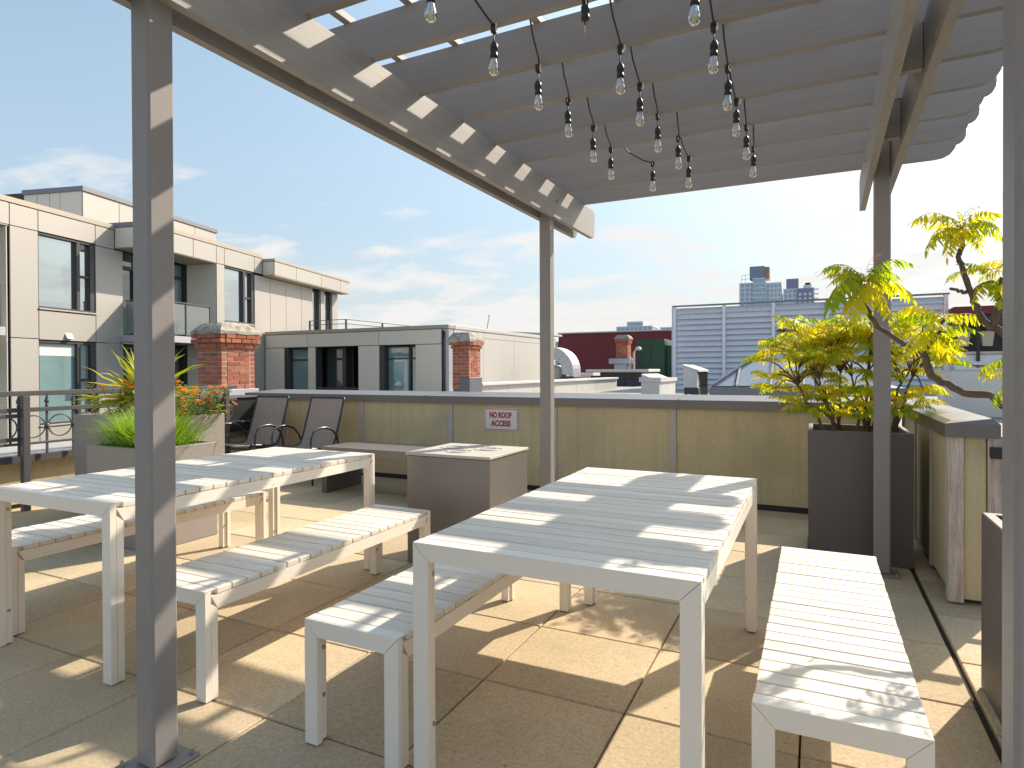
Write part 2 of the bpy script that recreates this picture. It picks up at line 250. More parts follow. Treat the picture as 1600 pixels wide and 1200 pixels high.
# ------------------------------------------------------------------ mesh builder
class MB:
    def __init__(s): s.v = []; s.f = []
    def add(s, vs, fs):
        o = len(s.v); s.v += [tuple(p) for p in vs]; s.f += [tuple(i + o for i in f) for f in fs]; return s
    def box(s, x0, x1, y0, y1, z0, z1):
        return s.add([(x0, y0, z0), (x1, y0, z0), (x1, y1, z0), (x0, y1, z0), (x0, y0, z1), (x1, y0, z1), (x1, y1, z1), (x0, y1, z1)],
                     [(0, 3, 2, 1), (4, 5, 6, 7), (0, 1, 5, 4), (1, 2, 6, 5), (2, 3, 7, 6), (3, 0, 4, 7)])
    def cbox(s, x0, x1, y0, y1, z0, z1, b=0.003):
        b = min(b, (x1 - x0) * .45, (y1 - y0) * .45, (z1 - z0) * .45)
        c = ((x0, x1), (y0, y1), (z0, z1)); idx = {}; vs = []
        for sx in (0, 1):
            for sy in (0, 1):
                for sz in (0, 1):
                    k = (sx, sy, sz)
                    for ax in range(3):
                        p = [c[i][k[i]] + ((b if k[i] == 0 else -b) if i != ax else 0) for i in range(3)]
                        idx[(k, ax)] = len(vs); vs.append(p)
        fs = []; cen = Vector(((x0 + x1) / 2, (y0 + y1) / 2, (z0 + z1) / 2))
        def face(ids):
            n = (Vector(vs[ids[1]]) - Vector(vs[ids[0]])).cross(Vector(vs[ids[2]]) - Vector(vs[ids[0]]))
            m = sum((Vector(vs[i]) for i in ids), Vector()) / len(ids) - cen
            fs.append(tuple(ids) if n.dot(m) > 0 else tuple(reversed(ids)))
        for ax in range(3):
            a, d = [i for i in range(3) if i != ax]
            for sd in (0, 1):
                q = []
                for (p, r) in ((0, 0), (1, 0), (1, 1), (0, 1)):
                    k = [0, 0, 0]; k[ax] = sd; k[a] = p; k[d] = r; q.append(idx[(tuple(k), ax)])
                face(q)
            for p in (0, 1):
                for r in (0, 1):
                    k0 = [0, 0, 0]; k0[a] = p; k0[d] = r; k1 = list(k0); k1[ax] = 1
                    face([idx[(tuple(k0), a)], idx[(tuple(k1), a)], idx[(tuple(k1), d)], idx[(tuple(k0), d)]])
        for sx in (0, 1):
            for sy in (0, 1):
                for sz in (0, 1): face([idx[((sx, sy, sz), 0)], idx[((sx, sy, sz), 1)], idx[((sx, sy, sz), 2)]])
        return s.add(vs, fs)
    def prism(s, pts, ax, a0, a1):
        """pts: 2-D outline; ax: axis of extrusion (0,1,2); a0..a1"""
        n = len(pts)
        def P(p, a):
            q = list(p); q.insert(ax, a); return q
        vs = [P(p, a0) for p in pts] + [P(p, a1) for p in pts]
        area = sum(pts[i][0] * pts[(i + 1) % n][1] - pts[(i + 1) % n][0] * pts[i][1] for i in range(n))
        flip = (area > 0) != (ax != 1)
        fs = [tuple(range(n))[::-1], tuple(range(n, 2 * n))] + [(i, (i + 1) % n, n + (i + 1) % n, n + i) for i in range(n)]
        if flip: fs = [f[::-1] for f in fs]
        return s.add(vs, fs)
    def tube(s, pts, r, n=8, cap=True):
        pts = [Vector(p) for p in pts]; rs = r if isinstance(r, (list, tuple)) else [r] * len(pts)
        vs = []; fs = []; ref = Vector((0.13, 0.31, 0.94)).normalized()
        for i, p in enumerate(pts):
            t = (pts[min(i + 1, len(pts) - 1)] - pts[max(i - 1, 0)]).normalized()
            a = t.cross(ref)
            if a.length < 0.05: a = t.cross(Vector((1, 0, 0)))
            a.normalize(); b = t.cross(a)
            for k in range(n):
                an = 2 * math.pi * k / n; vs.append(p + rs[i] * (math.cos(an) * a + math.sin(an) * b))
        for i in range(len(pts) - 1):
            for k in range(n): fs.append((i * n + k, i * n + (k + 1) % n, (i + 1) * n + (k + 1) % n, (i + 1) * n + k))
        if cap: fs += [tuple(range(n))[::-1], tuple(range((len(pts) - 1) * n, len(pts) * n))]
        return s.add(vs, fs)
    def lathe(s, prof, c=(0, 0, 0), n=14):
        vs = []; fs = []
        for (r, z) in prof:
            for k in range(n): an = 2 * math.pi * k / n; vs.append((c[0] + r * math.cos(an), c[1] + r * math.sin(an), c[2] + z))
        for i in range(len(prof) - 1):
            for k in range(n): fs.append((i * n + k, i * n + (k + 1) % n, (i + 1) * n + (k + 1) % n, (i + 1) * n + k))
        fs += [tuple(range(n))[::-1], tuple(range((len(prof) - 1) * n, len(prof) * n))]
        return s.add(vs, fs)
    def bar(s, p, q, w, h):
        """rectangular bar from p to q, w wide (horizontal), h tall"""
        p = Vector(p); q = Vector(q); t = (q - p).normalized(); a = t.cross(Vector((0, 0, 1)))
        if a.length < 1e-3: a = Vector((1, 0, 0))
        a.normalize(); b = a.cross(t); vs = []
        for e in (p, q):
            for (i, j) in ((-1, -1), (1, -1), (1, 1), (-1, 1)): vs.append(e + a * i * w / 2 + b * j * h / 2)
        return s.add(vs, [(0, 1, 2, 3)[::-1], (4, 5, 6, 7), (0, 1, 5, 4), (1, 2, 6, 5), (2, 3, 7, 6), (3, 0, 4, 7)])
    def mesh(s, name, smooth=False, off=(0, 0, 0)):
        me = bpy.data.meshes.new(name)
        me.from_pydata([(a - off[0], b - off[1], c - off[2]) for a, b, c in s.v], [], s.f); me.update()
        if smooth:
            for p in me.polygons: p.use_smooth = True
        return me

ORG = {}
def thing(name, label, cat, loc=(0, 0, 0), rz=0.0, group=None, local=False):
    o = bpy.data.objects.new(name, None); o.empty_display_size = 0.1; COL.objects.link(o)
    o.location = loc; o.rotation_euler = (0, 0, rz); o['label'] = label; o['category'] = cat
    if group: o['group'] = group
    ORG[o.name] = (0, 0, 0) if local else tuple(loc)
    return o
def part(name, mb, m, parent=None, smooth=False, label=None, kind=None):
    """mesh object; coordinates in mb are world ones unless the thing is local"""
    off = ORG.get(parent.name, (0, 0, 0)) if parent else (0, 0, 0)
    me = mb.mesh(name, smooth, off); me.materials.append(MT[m] if isinstance(m, str) else m)
    o = bpy.data.objects.new(name, me); COL.objects.link(o)
    if parent: o.parent = parent; ORG[o.name] = off
    if label: o['label'] = label
    if kind: o['kind'] = kind
    return o
def inst(name, me, parent, loc=(0, 0, 0), rot=(0, 0, 0), scale=(1, 1, 1), matrix=None):
    o = bpy.data.objects.new(name, me); COL.objects.link(o)
    if parent:
        o.parent = parent; off = ORG.get(parent.name, (0, 0, 0))
    else: off = (0, 0, 0)
    if matrix is not None:
        mm = matrix.copy(); mm.translation -= Vector(off); o.matrix_basis = mm
    else:
        o.location = Vector(loc) - Vector(off); o.rotation_euler = rot; o.scale = scale
    return o
def tag(o, label, cat, group=None):
    o['label'] = label; o['category'] = cat
    if group: o['group'] = group
    return o
def struct(o): o['kind'] = 'structure'; return o
def smesh(name, mb, m, smooth=False):
    me = mb.mesh(name, smooth); me.materials.append(MT[m]); return me
def copy_tree(o, parent=None):
    c = o.copy(); COL.objects.link(c); c.parent = parent
    ORG[c.name] = ORG.get(o.name, (0, 0, 0))
    for ch in list(o.children): copy_tree(ch, c)
    return c

# ================================================================== SETTING
g = part('ground', MB().box(-1500, 1500, -600, 2500, -16, -15), 'ground'); struct(g)
# terrace floor: slab with pavers on it
floor = part('terrace_floor', MB().box(-7.7, 1.4, -1.2, 6.1, -0.35, -0.022), 'grout'); struct(floor)
PX = [-3.012 + 0.5925 * i for i in range(-8, 7)]; PY = [1.672 + 0.5945 * j for j in range(-4, 8)]
paver_me = []
for k in range(3):
    paver_me.append(smesh('paver', MB().cbox(-0.2927, 0.2927, -0.2937, 0.2937, -0.045, 0, 0.005), 'paver'))
for i, x in enumerate(PX):
    for j, y in enumerate(PY):
        if x + 0.6 > 0.7: continue
        if y > 6.0 - 0.1: continue
        yb = min(y + 0.5945, 6.09)
        o = inst('paver', rnd.choice(paver_me), floor, (x + 0.29625, (y + yb) / 2, rnd.uniform(-0.0015, 0.0015)),
                 (rnd.uniform(-.0015, .0015), rnd.uniform(-.0015, .0015), rnd.choice((0, math.pi)) + rnd.uniform(-.002, .002)), (1, (yb - y) / 0.5945, 1))
# cut strip of pavers beside the right-hand wall
cut_me = smesh('paver', MB().cbox(0, 0.42, -0.2935, 0.2935, -0.045, 0, 0.004), 'paver')
for j in range(12):
    inst('paver', cut_me, floor, (0.566, PY[0] + 0.31 + 0.5945 * j - 0.18, 0))
nb_roof = part('neighbour_roof', MB().box(-11.0, 40, 6.75, 75, -2.0, 0.5), 'roof'); struct(nb_roof)

# ---------------- parapet wall at the far side
WY = 6.09
wall = thing('parapet_wall', 'long low wall of ochre panels with pale battens and bronze cap beyond the tables', 'wall', (-3, WY, 0))
XB = [-6.95, -6.226, -4.985, -3.727, -2.456, -1.233, -0.02, 0.62]
for a, b in zip(XB[:-1], XB[1:]):
    part('panel', MB().cbox(a + 0.03, b - 0.03, WY, WY + 0.03, 0.05, 0.93, 0.002), 'wallpanel', wall)
for x in XB[1:-1]:
    part('batten', MB().cbox(x - 0.031, x + 0.031, WY - 0.014, WY + 0.02, 0.03, 0.925, 0.003), 'batten', wall)
part('core', MB().box(-6.95, 0.62, WY + 0.032, WY + 0.5, -0.3, 0.93), 'gap', wall)
part('base_strip', MB().box(-6.95, 0.62, WY + 0.008, WY + 0.028, 0.0, 0.046), 'black', wall)
def capseg(x0, x1):
    return MB().prism([(WY - 0.035, 0.902), (WY - 0.035, 0.978), (WY - 0.028, 0.985), (WY + 0.55, 1.015), (WY + 0.55, 0.93), (WY - 0.02, 0.93), (WY - 0.028, 0.902)], 0, x0, x1)
CS = [-6.95, -4.05, -1.18, 0.585]
for a, b in zip(CS[:-1], CS[1:]):
    part('cap', capseg(a + 0.004, b - 0.004), 'cap', wall)
for x in CS[1:-1]:
    part('cap_seam', MB().prism([(WY - 0.038, 0.90), (WY - 0.038, 0.981), (WY - 0.028, 0.989), (WY + 0.553, 1.019), (WY + 0.553, 0.935), (WY - 0.024, 0.935)], 0, x - 0.018, x + 0.018), 'cap', wall)
# return wall on the right
rw = thing('return_wall', 'short panelled return wall with peeling white trim and bronze cap right of the tall planter', 'wall', (0.9, 5, 0))
RX0, RX1, RY0 = 0.66, 0.84, 4.10
for a, b in ((4.16, 4.72), (4.76, 5.4), (5.44, 6.085)):
    part('panel', MB().cbox(RX0, RX0 + 0.03, a + 0.004, b - 0.004, 0.05, 0.925, 0.002), 'wallpanel', rw)
for y in (4.74, 5.42):
    part('batten', MB().cbox(RX0 - 0.012, RX0 + 0.02, y - 0.022, y + 0.022, 0.03, 0.92, 0.003), 'batten', rw)
part('core', MB().box(RX0 + 0.033, RX1 - 0.02, RY0 + 0.045, 6.59, -0.3, 0.93), 'gap', rw)
part('trim', MB().cbox(RX0 - 0.016, RX0 + 0.055, RY0 - 0.02, RY0 + 0.06, 0.012, 0.915, 0.004), 'trim', rw, label='peeling white corner board with reddish bare wood')
part('end_panel', MB().cbox(RX0 + 0.058, RX0 + 0.155, RY0, RY0 + 0.03, 0.03, 0.915, 0.002), 'wallpanel', rw)
part('trim', MB().cbox(RX0 + 0.16, RX0 + 0.23, RY0 - 0.018, RY0 + 0.04, 0.012, 0.915, 0.004), 'trim', rw)
part('hinge', MB().cbox(RX0 + 0.165, RX0 + 0.34, RY0 - 0.045, RY0 - 0.02, 0.80, 0.86, 0.003), 'black', rw)
part('hinge', MB().cbox(RX0 + 0.165, RX0 + 0.34, RY0 - 0.045, RY0 - 0.02, 0.40, 0.445, 0.003), 'black', rw)
part('cap', MB().add([(RX0 - .035, RY0 - .04, .905), (RX1 + .03, RY0 - .04, .905), (RX1 + .03, 6.60, .905), (RX0 - .035, 6.05, .905),
                      (RX0 - .035, RY0 - .04, .978), (RX1 + .03, RY0 - .04, .978), (RX1 + .03, 6.60, 1.012), (RX0 - .035, 6.05, .982),
                      (RX0 + .0, RY0 - .005, .995), (RX1 + .0, RY0 - .005, 1.008), (RX1 + .0, 6.60, 1.016), (RX0 + .0, 6.052, .997)],
                     [(0, 3, 2, 1), (0, 1, 5, 4), (1, 2, 6, 5), (2, 3, 7, 6), (3, 0, 4, 7), (4, 5, 9, 8), (5, 6, 10, 9), (6, 7, 11, 10), (7, 4, 8, 11), (8, 9, 10, 11)]), 'cap', rw)

# ---------------- low wall with ledge and iron railing on the left
lw = thing('low_wall', 'low ochre wall with a wide grey metal ledge under the iron railing', 'wall', (-7.2, 3.2, 0))
LX = -6.72
for a, b in ((0.2, 1.4), (1.44, 2.62), (2.66, 3.84), (3.88, 5.06), (5.10, 6.05)):
    part('panel', MB().cbox(LX - 0.03, LX, a, b, 0.04, 0.46, 0.002), 'wallpanel', lw)
part('core', MB().box(-7.62, LX - 0.032, 0.2, 6.05, -0.4, 0.455), 'gap', lw)
part('ledge', MB().cbox(-7.66, LX + 0.09, 0.1, 6.06, 0.465, 0.505, 0.003), 'ledge', lw)
part('ledge_edge', MB().cbox(LX + 0.092, LX + 0.105, 0.1, 6.06, 0.435, 0.50, 0.002), 'rail', lw)
rail = thing('iron_railing', 'dark iron railing with ring panels and urn finials above the low wall', 'railing', (-6.6, 3.2, 0))
RXX = -6.585
part('top_rail', MB().cbox(RXX - 0.03, RXX + 0.03, 0.1, 5.6, 1.055, 1.10, 0.004), 'rail', rail)
part('middle_rail', MB().cbox(RXX - 0.025, RXX + 0.025, 0.1, 5.6, 0.905, 0.945, 0.004), 'rail', rail)
part('bottom_rail', MB().cbox(RXX - 0.015, RXX + 0.015, 0.1, 5.6, 0.60, 0.622, 0.003), 'rail', rail)
for y in (1.05, 3.235, 5.42):
    part('post', MB().cbox(RXX + 0.015, RXX + 0.075, y - 0.03, y + 0.03, 0.0, 1.056, 0.004), 'rail', rail)
    part('bracket', MB().cbox(RXX - 0.02, RXX + 0.02, y - 0.19, y - 0.031, 0.855, 0.89, 0.003), 'rail', rail)
    part('bracket', MB().cbox(RXX - 0.02, RXX + 0.02, y - 0.19, y - 0.031, 0.64, 0.675, 0.003), 'rail', rail)
pick_me = smesh('picket', MB().cbox(-0.009, 0.009, -0.009, 0.009, 0.5, 0.906, 0.002), 'rail')
ring = MB(); ring.tube([(0, 0.103 * math.cos(a), 0.103 * math.sin(a)) for a in [2 * math.pi * k / 24 for k in range(25)]], 0.007, 6, cap=False)
ring_me = smesh('ring', ring, 'rail', True)
fin_me = smesh('finial', MB().lathe([(.007, 0), (.016, .008), (.016, .02), (.008, .028), (.018, .042), (.021, .058), (.012, .085), (.006, .105), (.006, .112)], (0, 0, 0), 10), 'rail', True)
knot_me = smesh('collar', MB().lathe([(.010, -.028), (.02, -.02), (.022, 0), (.02, .02), (.010, .028)], n=8), 'rail', True)
for k in range(21):
    y = 0.62 + 0.235 * k
    inst('picket', pick_me, rail, (RXX, y, 0)); inst('finial', fin_me, rail, (RXX, y, 0.945)); inst('collar', knot_me, rail, (RXX, y, 0.765))
    inst('ring', ring_me, rail, (RXX, y + 0.1175, 0.765))
cb = thing('corner_panel', 'glossy black metal panel box in the corner behind the flower planter', 'panel box', (-6.75, 5.6, 0))
part('box', MB().cbox(-6.98, -6.62, 5.15, 6.04, 0.506, 0.93, 0.006), 'black', cb)
part('shelf', MB().cbox(-6.615, -6.50, 5.15, 6.04, 0.62, 0.65, 0.004), 'black', cb)
part('lid', MB().cbox(-7.0, -6.6, 5.13, 6.045, 0.932, 0.955, 0.004), 'rail', cb)

# sign on the wall
sg = thing('roof_sign', 'white NO ROOF ACCESS sign with red letters on the ochre wall', 'sign', (-3.08, WY - 0.01, 0.6))
def rrect(w, h, r, n=4):
    p = []
    for cx, cz, a0 in ((w / 2 - r, h / 2 - r, 0), (-w / 2 + r, h / 2 - r, 90), (-w / 2 + r, -h / 2 + r, 180), (w / 2 - r, -h / 2 + r, 270)):
        for i in range(n + 1): a = R(a0 + 90 * i / n); p.append((cx + r * math.cos(a), cz + r * math.sin(a)))
    return p
SC = (-3.08, 0.742); SWd, SHt = 0.415, 0.245
def shift(pts): return [(x + SC[0], z + SC[1]) for x, z in pts]
part('board', MB().prism(shift(rrect(SWd, SHt, 0.018)), 1, WY - 0.012, WY - 0.008), 'signw', sg)
o_, i_ = shift(rrect(SWd - 0.016, SHt - 0.016, 0.012)), shift(rrect(SWd - 0.03, SHt - 0.03, 0.008))
nb = len(o_); mbb = MB().add([(x, WY - 0.0132, z) for x, z in o_] + [(x, WY - 0.0132, z) for x, z in i_], [(k, (k + 1) % nb, nb + (k + 1) % nb, nb + k) for k in range(nb)])
part('border', mbb, 'signr', sg)
def text(body, cx, cz, w, h, y, m, parent, nm='lettering'):
    cu = bpy.data.curves.new('t', 'FONT'); cu.body = body; cu.size = 1; cu.offset = 0.05; cu.extrude = 0.0
    to = bpy.data.objects.new('t', cu); COL.objects.link(to)
    dg = bpy.context.evaluated_depsgraph_get(); me = bpy.data.meshes.new_from_object(to.evaluated_get(dg)); bpy.data.objects.remove(to)
    xs = [v.co.x for v in me.vertices]; ys = [v.co.y for v in me.vertices]
    x0, x1, y0, y1 = min(xs), max(xs), min(ys), max(ys); mb = MB()
    mb.v = [(cx + ((v.co.x - x0) / (x1 - x0) - .5) * w, y, cz + ((v.co.y - y0) / (y1 - y0) - .5) * h) for v in me.vertices]
    mb.f = [tuple(p.vertices) for p in me.polygons]; bpy.data.meshes.remove(me)
    return part(nm, mb, m, parent)
text('NO ROOF', SC[0] - 0.005, SC[1] + 0.045, 0.268, 0.066, WY - 0.0136, 'signr', sg)
text('ACCESS', SC[0] - 0.003, SC[1] - 0.045, 0.240, 0.066, WY - 0.0136, 'signr', sg)

# ================================================================== PERGOLA (own frame, turned a little)
GP = -0.0113
def grot(x, y): return (x * math.cos(GP) - y * math.sin(GP), x * math.sin(GP) + y * math.cos(GP))
bx, by = grot(-0.83, 2.86)
pg = thing('pergola', 'grey painted timber pergola on four steel posts over the picnic tables', 'pergola', (bx, by, 0), GP, local=True)
ORG[pg.name] = (-0.83, 2.86, 0)
PL, PR, PF, PB, PW, BZ, RZ = -1.9857, 0.2727, 1.2573, 4.4644, 0.0892, 2.454, 2.70
BT = 0.04
for x in (PL, PR):
    for y in (PF, PB):
        part('post', MB().cbox(x, x + PW, y, y + PW, 0.012, 2.695 if y == PB else 2.69, 0.008), 'post', pg)
        pl = part('base_plate', MB().cbox(x - 0.045, x + PW + 0.045, y - 0.045, y + PW + 0.045, 0.0015, 0.0118, 0.002), 'post', pg)
        for sx in (-0.028, PW + 0.028):
            for sy in (-0.028, PW + 0.028):
                part('bolt', MB().lathe([(.009, .0118), (.009, .019), (.005, .019), (.005, .03)], (x + sx, y + sy, 0), 6), 'bolt', pl)
def beam_prof(y0, y1):
    return [(y0, 2.70), (y0, 2.60), (y0 + 0.03, 2.56), (y0 + 0.09, BZ), (y1 - 0.03, BZ), (y1 - 0.0, 2.49), (y1, 2.60), (y1 + 0.012, 2.612), (y1 + 0.012, 2.66), (y1 - 0.03, 2.70)]
for x0 in (PL - BT, PL + PW, PR - BT, PR + PW):
    part('beam', MB().prism(beam_prof(0.25, 5.40 if x0 != PL - BT else 5.30), 0, x0 + .0005, x0 + BT - .0005), 'beam', pg)
for x0 in (PL, PR):
    for y in (2.0, 3.05, 3.9):
        part('spacer_block', MB().cbox(x0 + .001, x0 + PW - .001, y, y + 0.038, 2.50, 2.695, 0.003), 'beam', pg)
    for y in (PF, PB):
        part('bolt', MB().tube([(x0 - BT - 0.012, y + PW / 2, 2.58), (x0 + PW + BT + 0.012, y + PW / 2, 2.58)], 0.011, 6), 'bolt', pg)
RT = 2.89
def rafter_prof(xa, xb):
    rt = [(xb - 0.175, RZ), (xb - 0.125, RZ + .006), (xb - 0.085, RZ + .026), (xb - 0.062, RZ + .055), (xb - 0.052, RZ + .085), (xb - .03, RZ + .092), (xb - .012, RZ + .105), (xb - .002, RZ + .125), (xb - 0.002, RZ + .14), (xb, RZ + .145), (xb, RT)]
    lf = [(xa + (xb - p[0]), p[1]) for p in rt][::-1]
    return lf + rt
RY = [5.1497, 4.7468, 4.3196, 3.9198, 3.5245, 3.1196, 2.7196, 2.3257, 1.925, 1.52, 1.12, 0.72, 0.33]
for y in RY:
    part('rafter', MB().prism(rafter_prof(-2.47, 0.845), 1, y - 0.041, y), 'pergola', pg)
for x in (-2.30, -1.99, -1.645, -1.20, -0.81, -0.42, -0.03, 0.335):
    part('purlin', MB().cbox(x - 0.019, x + 0.019, 0.2, 5.22, RT + .0005, RT + 0.037, 0.003), 'beam', pg)

# ---------------- string lights under the rafters
CONN = {   # string: connectors (x, y, z) hung under the rafters and bulb drop
 'a': [], 'b': [], 'c': [] }
bulb_me = smesh('bulb', MB().lathe([(.011, .0), (.013, -.008), (.016, -.022), (.023, -.046), (.0235, -.058), (.018, -.070), (.008, -.0765), (.001, -.078)], n=14), 'bulb', True)
core_me = smesh('filament', MB().lathe([(.003, -.006), (.0045, -.02), (.008, -.052), (.009, -.06), (.003, -.066)], n=8), 'filament', True)
sock_me = smesh('socket', MB().lathe([(.003, .064), (.007, .062), (.012, .054), (.0165, .046), (.0165, .026), (.0145, .024), (.0145, .012), (.016, .010), (.016, -.006), (.011, -.007)], n=14), 'socket', True)
hook = MB(); hook.tube([(0, .016 * math.cos(a), .016 * math.sin(a)) for a in [R(20 + 240 * k / 10) for k in range(11)]], 0.0028, 6)
hook_me = smesh('hook', hook, 'hook', True)
def string_light(label, pts, broken=None):
    t = thing('string_light', label, 'string light', (pts[0][0], pts[0][1], RZ), group='cafe string lights under the pergola')
    for k, (x, y, drop, lead) in enumerate(pts):
        z = RZ - 0.012
        cbl = MB()
        # cable from the clip back up behind the next rafter nearer the house
        if lead is not None:
            x2, y2 = lead
            cbl.tube([(x, y, z), (x + (x2 - x) * .12, y + (y2 - y) * .05, z + .004), (x + (x2 - x) * .3, y + (y2 - y) * .2, z + .005), (x + (x2 - x) * .65, y + (y2 - y) * .6, z + .02), (x2, y2, z + 0.09)], 0.0042, 6)
        cbl.tube([(x, y, z), (x + rnd.uniform(-.004, .004), y, z - drop * .3), (x + rnd.uniform(-.003, .003), y, z - drop * .62)], 0.0026, 6)
        part('cable', cbl, 'cable', t, True)
        clip = part('clip', MB().cbox(x - .011, x + .011, y - .012, y + .012, z - .026, z + .012, .004), 'cable', t)
        inst('hook', hook_me, clip, (x + .012, y, z - .004), (0, 0, rnd.uniform(-.9, .9)))
        zb = z - drop + 0.078
        so = inst('socket', sock_me, t, (x, y, zb), (rnd.uniform(-.05, .05), rnd.uniform(-.05, .05), 0)); ORG[so.name] = (x, y, zb)
        if broken == k:
            fb = MB()
            for dx in (-.004, .004): fb.tube([(x + dx, y, zb), (x + dx * .4, y, zb - .055)], .0012, 5)
            part('filament', fb, 'brass', so)
        else:
            inst('bulb', bulb_me, so, (x, y, zb)); inst('filament', core_me, so, (x, y, zb))
    return t
def run(xs, ks, drops, dx):
    out = []
    for x, k, dr, d_ in zip(xs, ks, drops, dx):
        yk = RY[k] - 0.02; lead = (x + d_, RY[k + 1] + 0.008) if k + 1 < len(RY) else None
        out.append((x, yk, dr, lead))
    return out
string_light('leftmost string of clear cafe bulbs under the pergola, nearest the left beam', run([-1.239, -1.194, -1.166, -1.169, -1.167, -1.181], [8, 7, 6, 5, 4, 3], [.17, .2, .202, .195, .205, .198], [.05, .02, .11, .10, .08, .06]))
string_light('middle string of clear cafe bulbs under the pergola, with one broken bulb', run([-0.84, -0.798, -0.773, -0.789, -0.791, -0.756, -0.765, -1.006], [8, 7, 6, 5, 4, 3, 2, 2], [.17, .14, .205, .201, .205, .189, .201, .193], [.05, .02, .05, .04, .05, .06, .0, -.16]), broken=1)
string_light('rightmost string of clear cafe bulbs under the pergola, nearest the double beam', run([-0.388, -0.379, -0.372, -0.378, -0.365, -0.36], [7, 6, 5, 4, 3, 2], [.19, .196, .2, .187, .192, .185], [.0, .02, .02, .0, .02, .03]))


# ================================================================== PICNIC TABLES AND BENCHES
def make_table(name, label, cat, X0, X1, Y0, Y1, H, group, rz=0.0, pitch=0.0735):
    cx, cy = (X0 + X1) / 2, (Y0 + Y1) / 2; w, l = (X1 - X0) / 2, (Y1 - Y0) / 2
    t = thing(name, label, cat, (cx, cy, 0), rz, group, local=True)
    LW, RH = 0.054, 0.056
    for sx in (-1, 1):
        for sy in (-1, 1):
            def X(v): return sx * (w - v)
            def Y(v): return sy * (l - v)
            mb = MB()
            g_ = 0.0007
            prof = [(X(0), 0.006), (X(LW), 0.006), (X(LW), H - RH - g_), (X(0), H - g_ * 2)]
            ya, yb = sorted((Y(0), Y(0.025))); mb.prism(prof, 1, ya, yb)
            prof2 = [(Y(0.0275), 0.006), (Y(0.056), 0.006), (Y(0.056), H - RH - 0.022), (Y(0.0275), H - RH + 0.004)]
            xa, xb = sorted((X(0.001), X(0.044))); mb.prism(prof2, 0, xa, xb)
            xa, xb = sorted((X(0.008), X(0.04))); ya, yb = sorted((Y(0.0245), Y(0.028))); mb.box(xa, xb, ya, yb, 0.006, H - RH - .03)
            lg = part('leg', mb, 'alu', t)
            xa, xb = sorted((X(0.004), X(0.044))); ya, yb = sorted((Y(0.004), Y(0.052)))
            part('foot', MB().box(xa, xb, ya, yb, 0.0015, 0.0058), 'foot', lg)
            for zz in (H - RH - 0.05, 0.16):
                xo = X(0.044); part('bolt', MB().tube([(xo, Y(0.042), zz), (xo - sx * 0.004, Y(0.042), zz)], 0.008, 8), 'bolt', lg)
    for sy in (-1, 1):
        ya, yb = sorted((sy * l, sy * (l - 0.05)))
        part('end_rail', MB().prism([(-w + .001, H), (w - .001, H), (w - LW - .001, H - RH), (-w + LW + .001, H - RH)], 1, ya, yb), 'alu', t)
    for sx in (-1, 1):
        xa, xb = sorted((sx * (w - 0.001), sx * (w - 0.034)))
        part('side_rail', MB().prism([(-l + 0.029, H - 0.024), (l - 0.029, H - 0.024), (l - 0.058, H - 0.078), (-l + 0.058, H - 0.078)], 0, xa, xb), 'alu', t)
    L = 2 * (l - 0.052); n = max(1, round(L / pitch)); p = L / n
    sm = smesh('slat', MB().cbox(-w + .0015, w - .0015, -p / 2 + .0028, p / 2 - .0028, -0.0225, 0, 0.0022), 'slat')
    for k in range(n):
        inst('slat', sm, t, (rnd.uniform(-.0012, .0012), -L / 2 + p * (k + .5), H + rnd.uniform(-.0012, .0008)), (0, rnd.uniform(-.0012, .0012), rnd.uniform(-.0012, .0012)))
    return t
TG, BG = 'white slatted picnic tables', 'white slatted benches'
make_table('picnic_table', 'large white slatted picnic table in the middle, dappled by leaf shadow', 'table', -1.1327, -0.2593, 1.6232, 3.2782, 0.74, TG)
make_table('picnic_table', 'white slatted picnic table on the left behind the near post', 'table', -3.4444, -2.5629, 1.5661, 3.2524, 0.74, TG)
make_table('bench', 'sunlit white slatted bench on the right nearest the return wall', 'bench', -0.1474, 0.2428, 1.6919, 3.246, 0.43, BG)
make_table('bench', 'white slatted bench tucked under the left side of the middle table', 'bench', -1.568, -1.178, 1.612, 3.135, 0.43, BG, rz=-0.006)
make_table('bench', 'white slatted bench along the right side of the left table', 'bench', -2.5107, -2.0979, 1.6376, 3.191, 0.43, BG)
make_table('bench', 'white slatted bench on the far side of the left table by the railing', 'bench', -3.887, -3.4766, 1.6565, 3.2058, 0.43, BG)

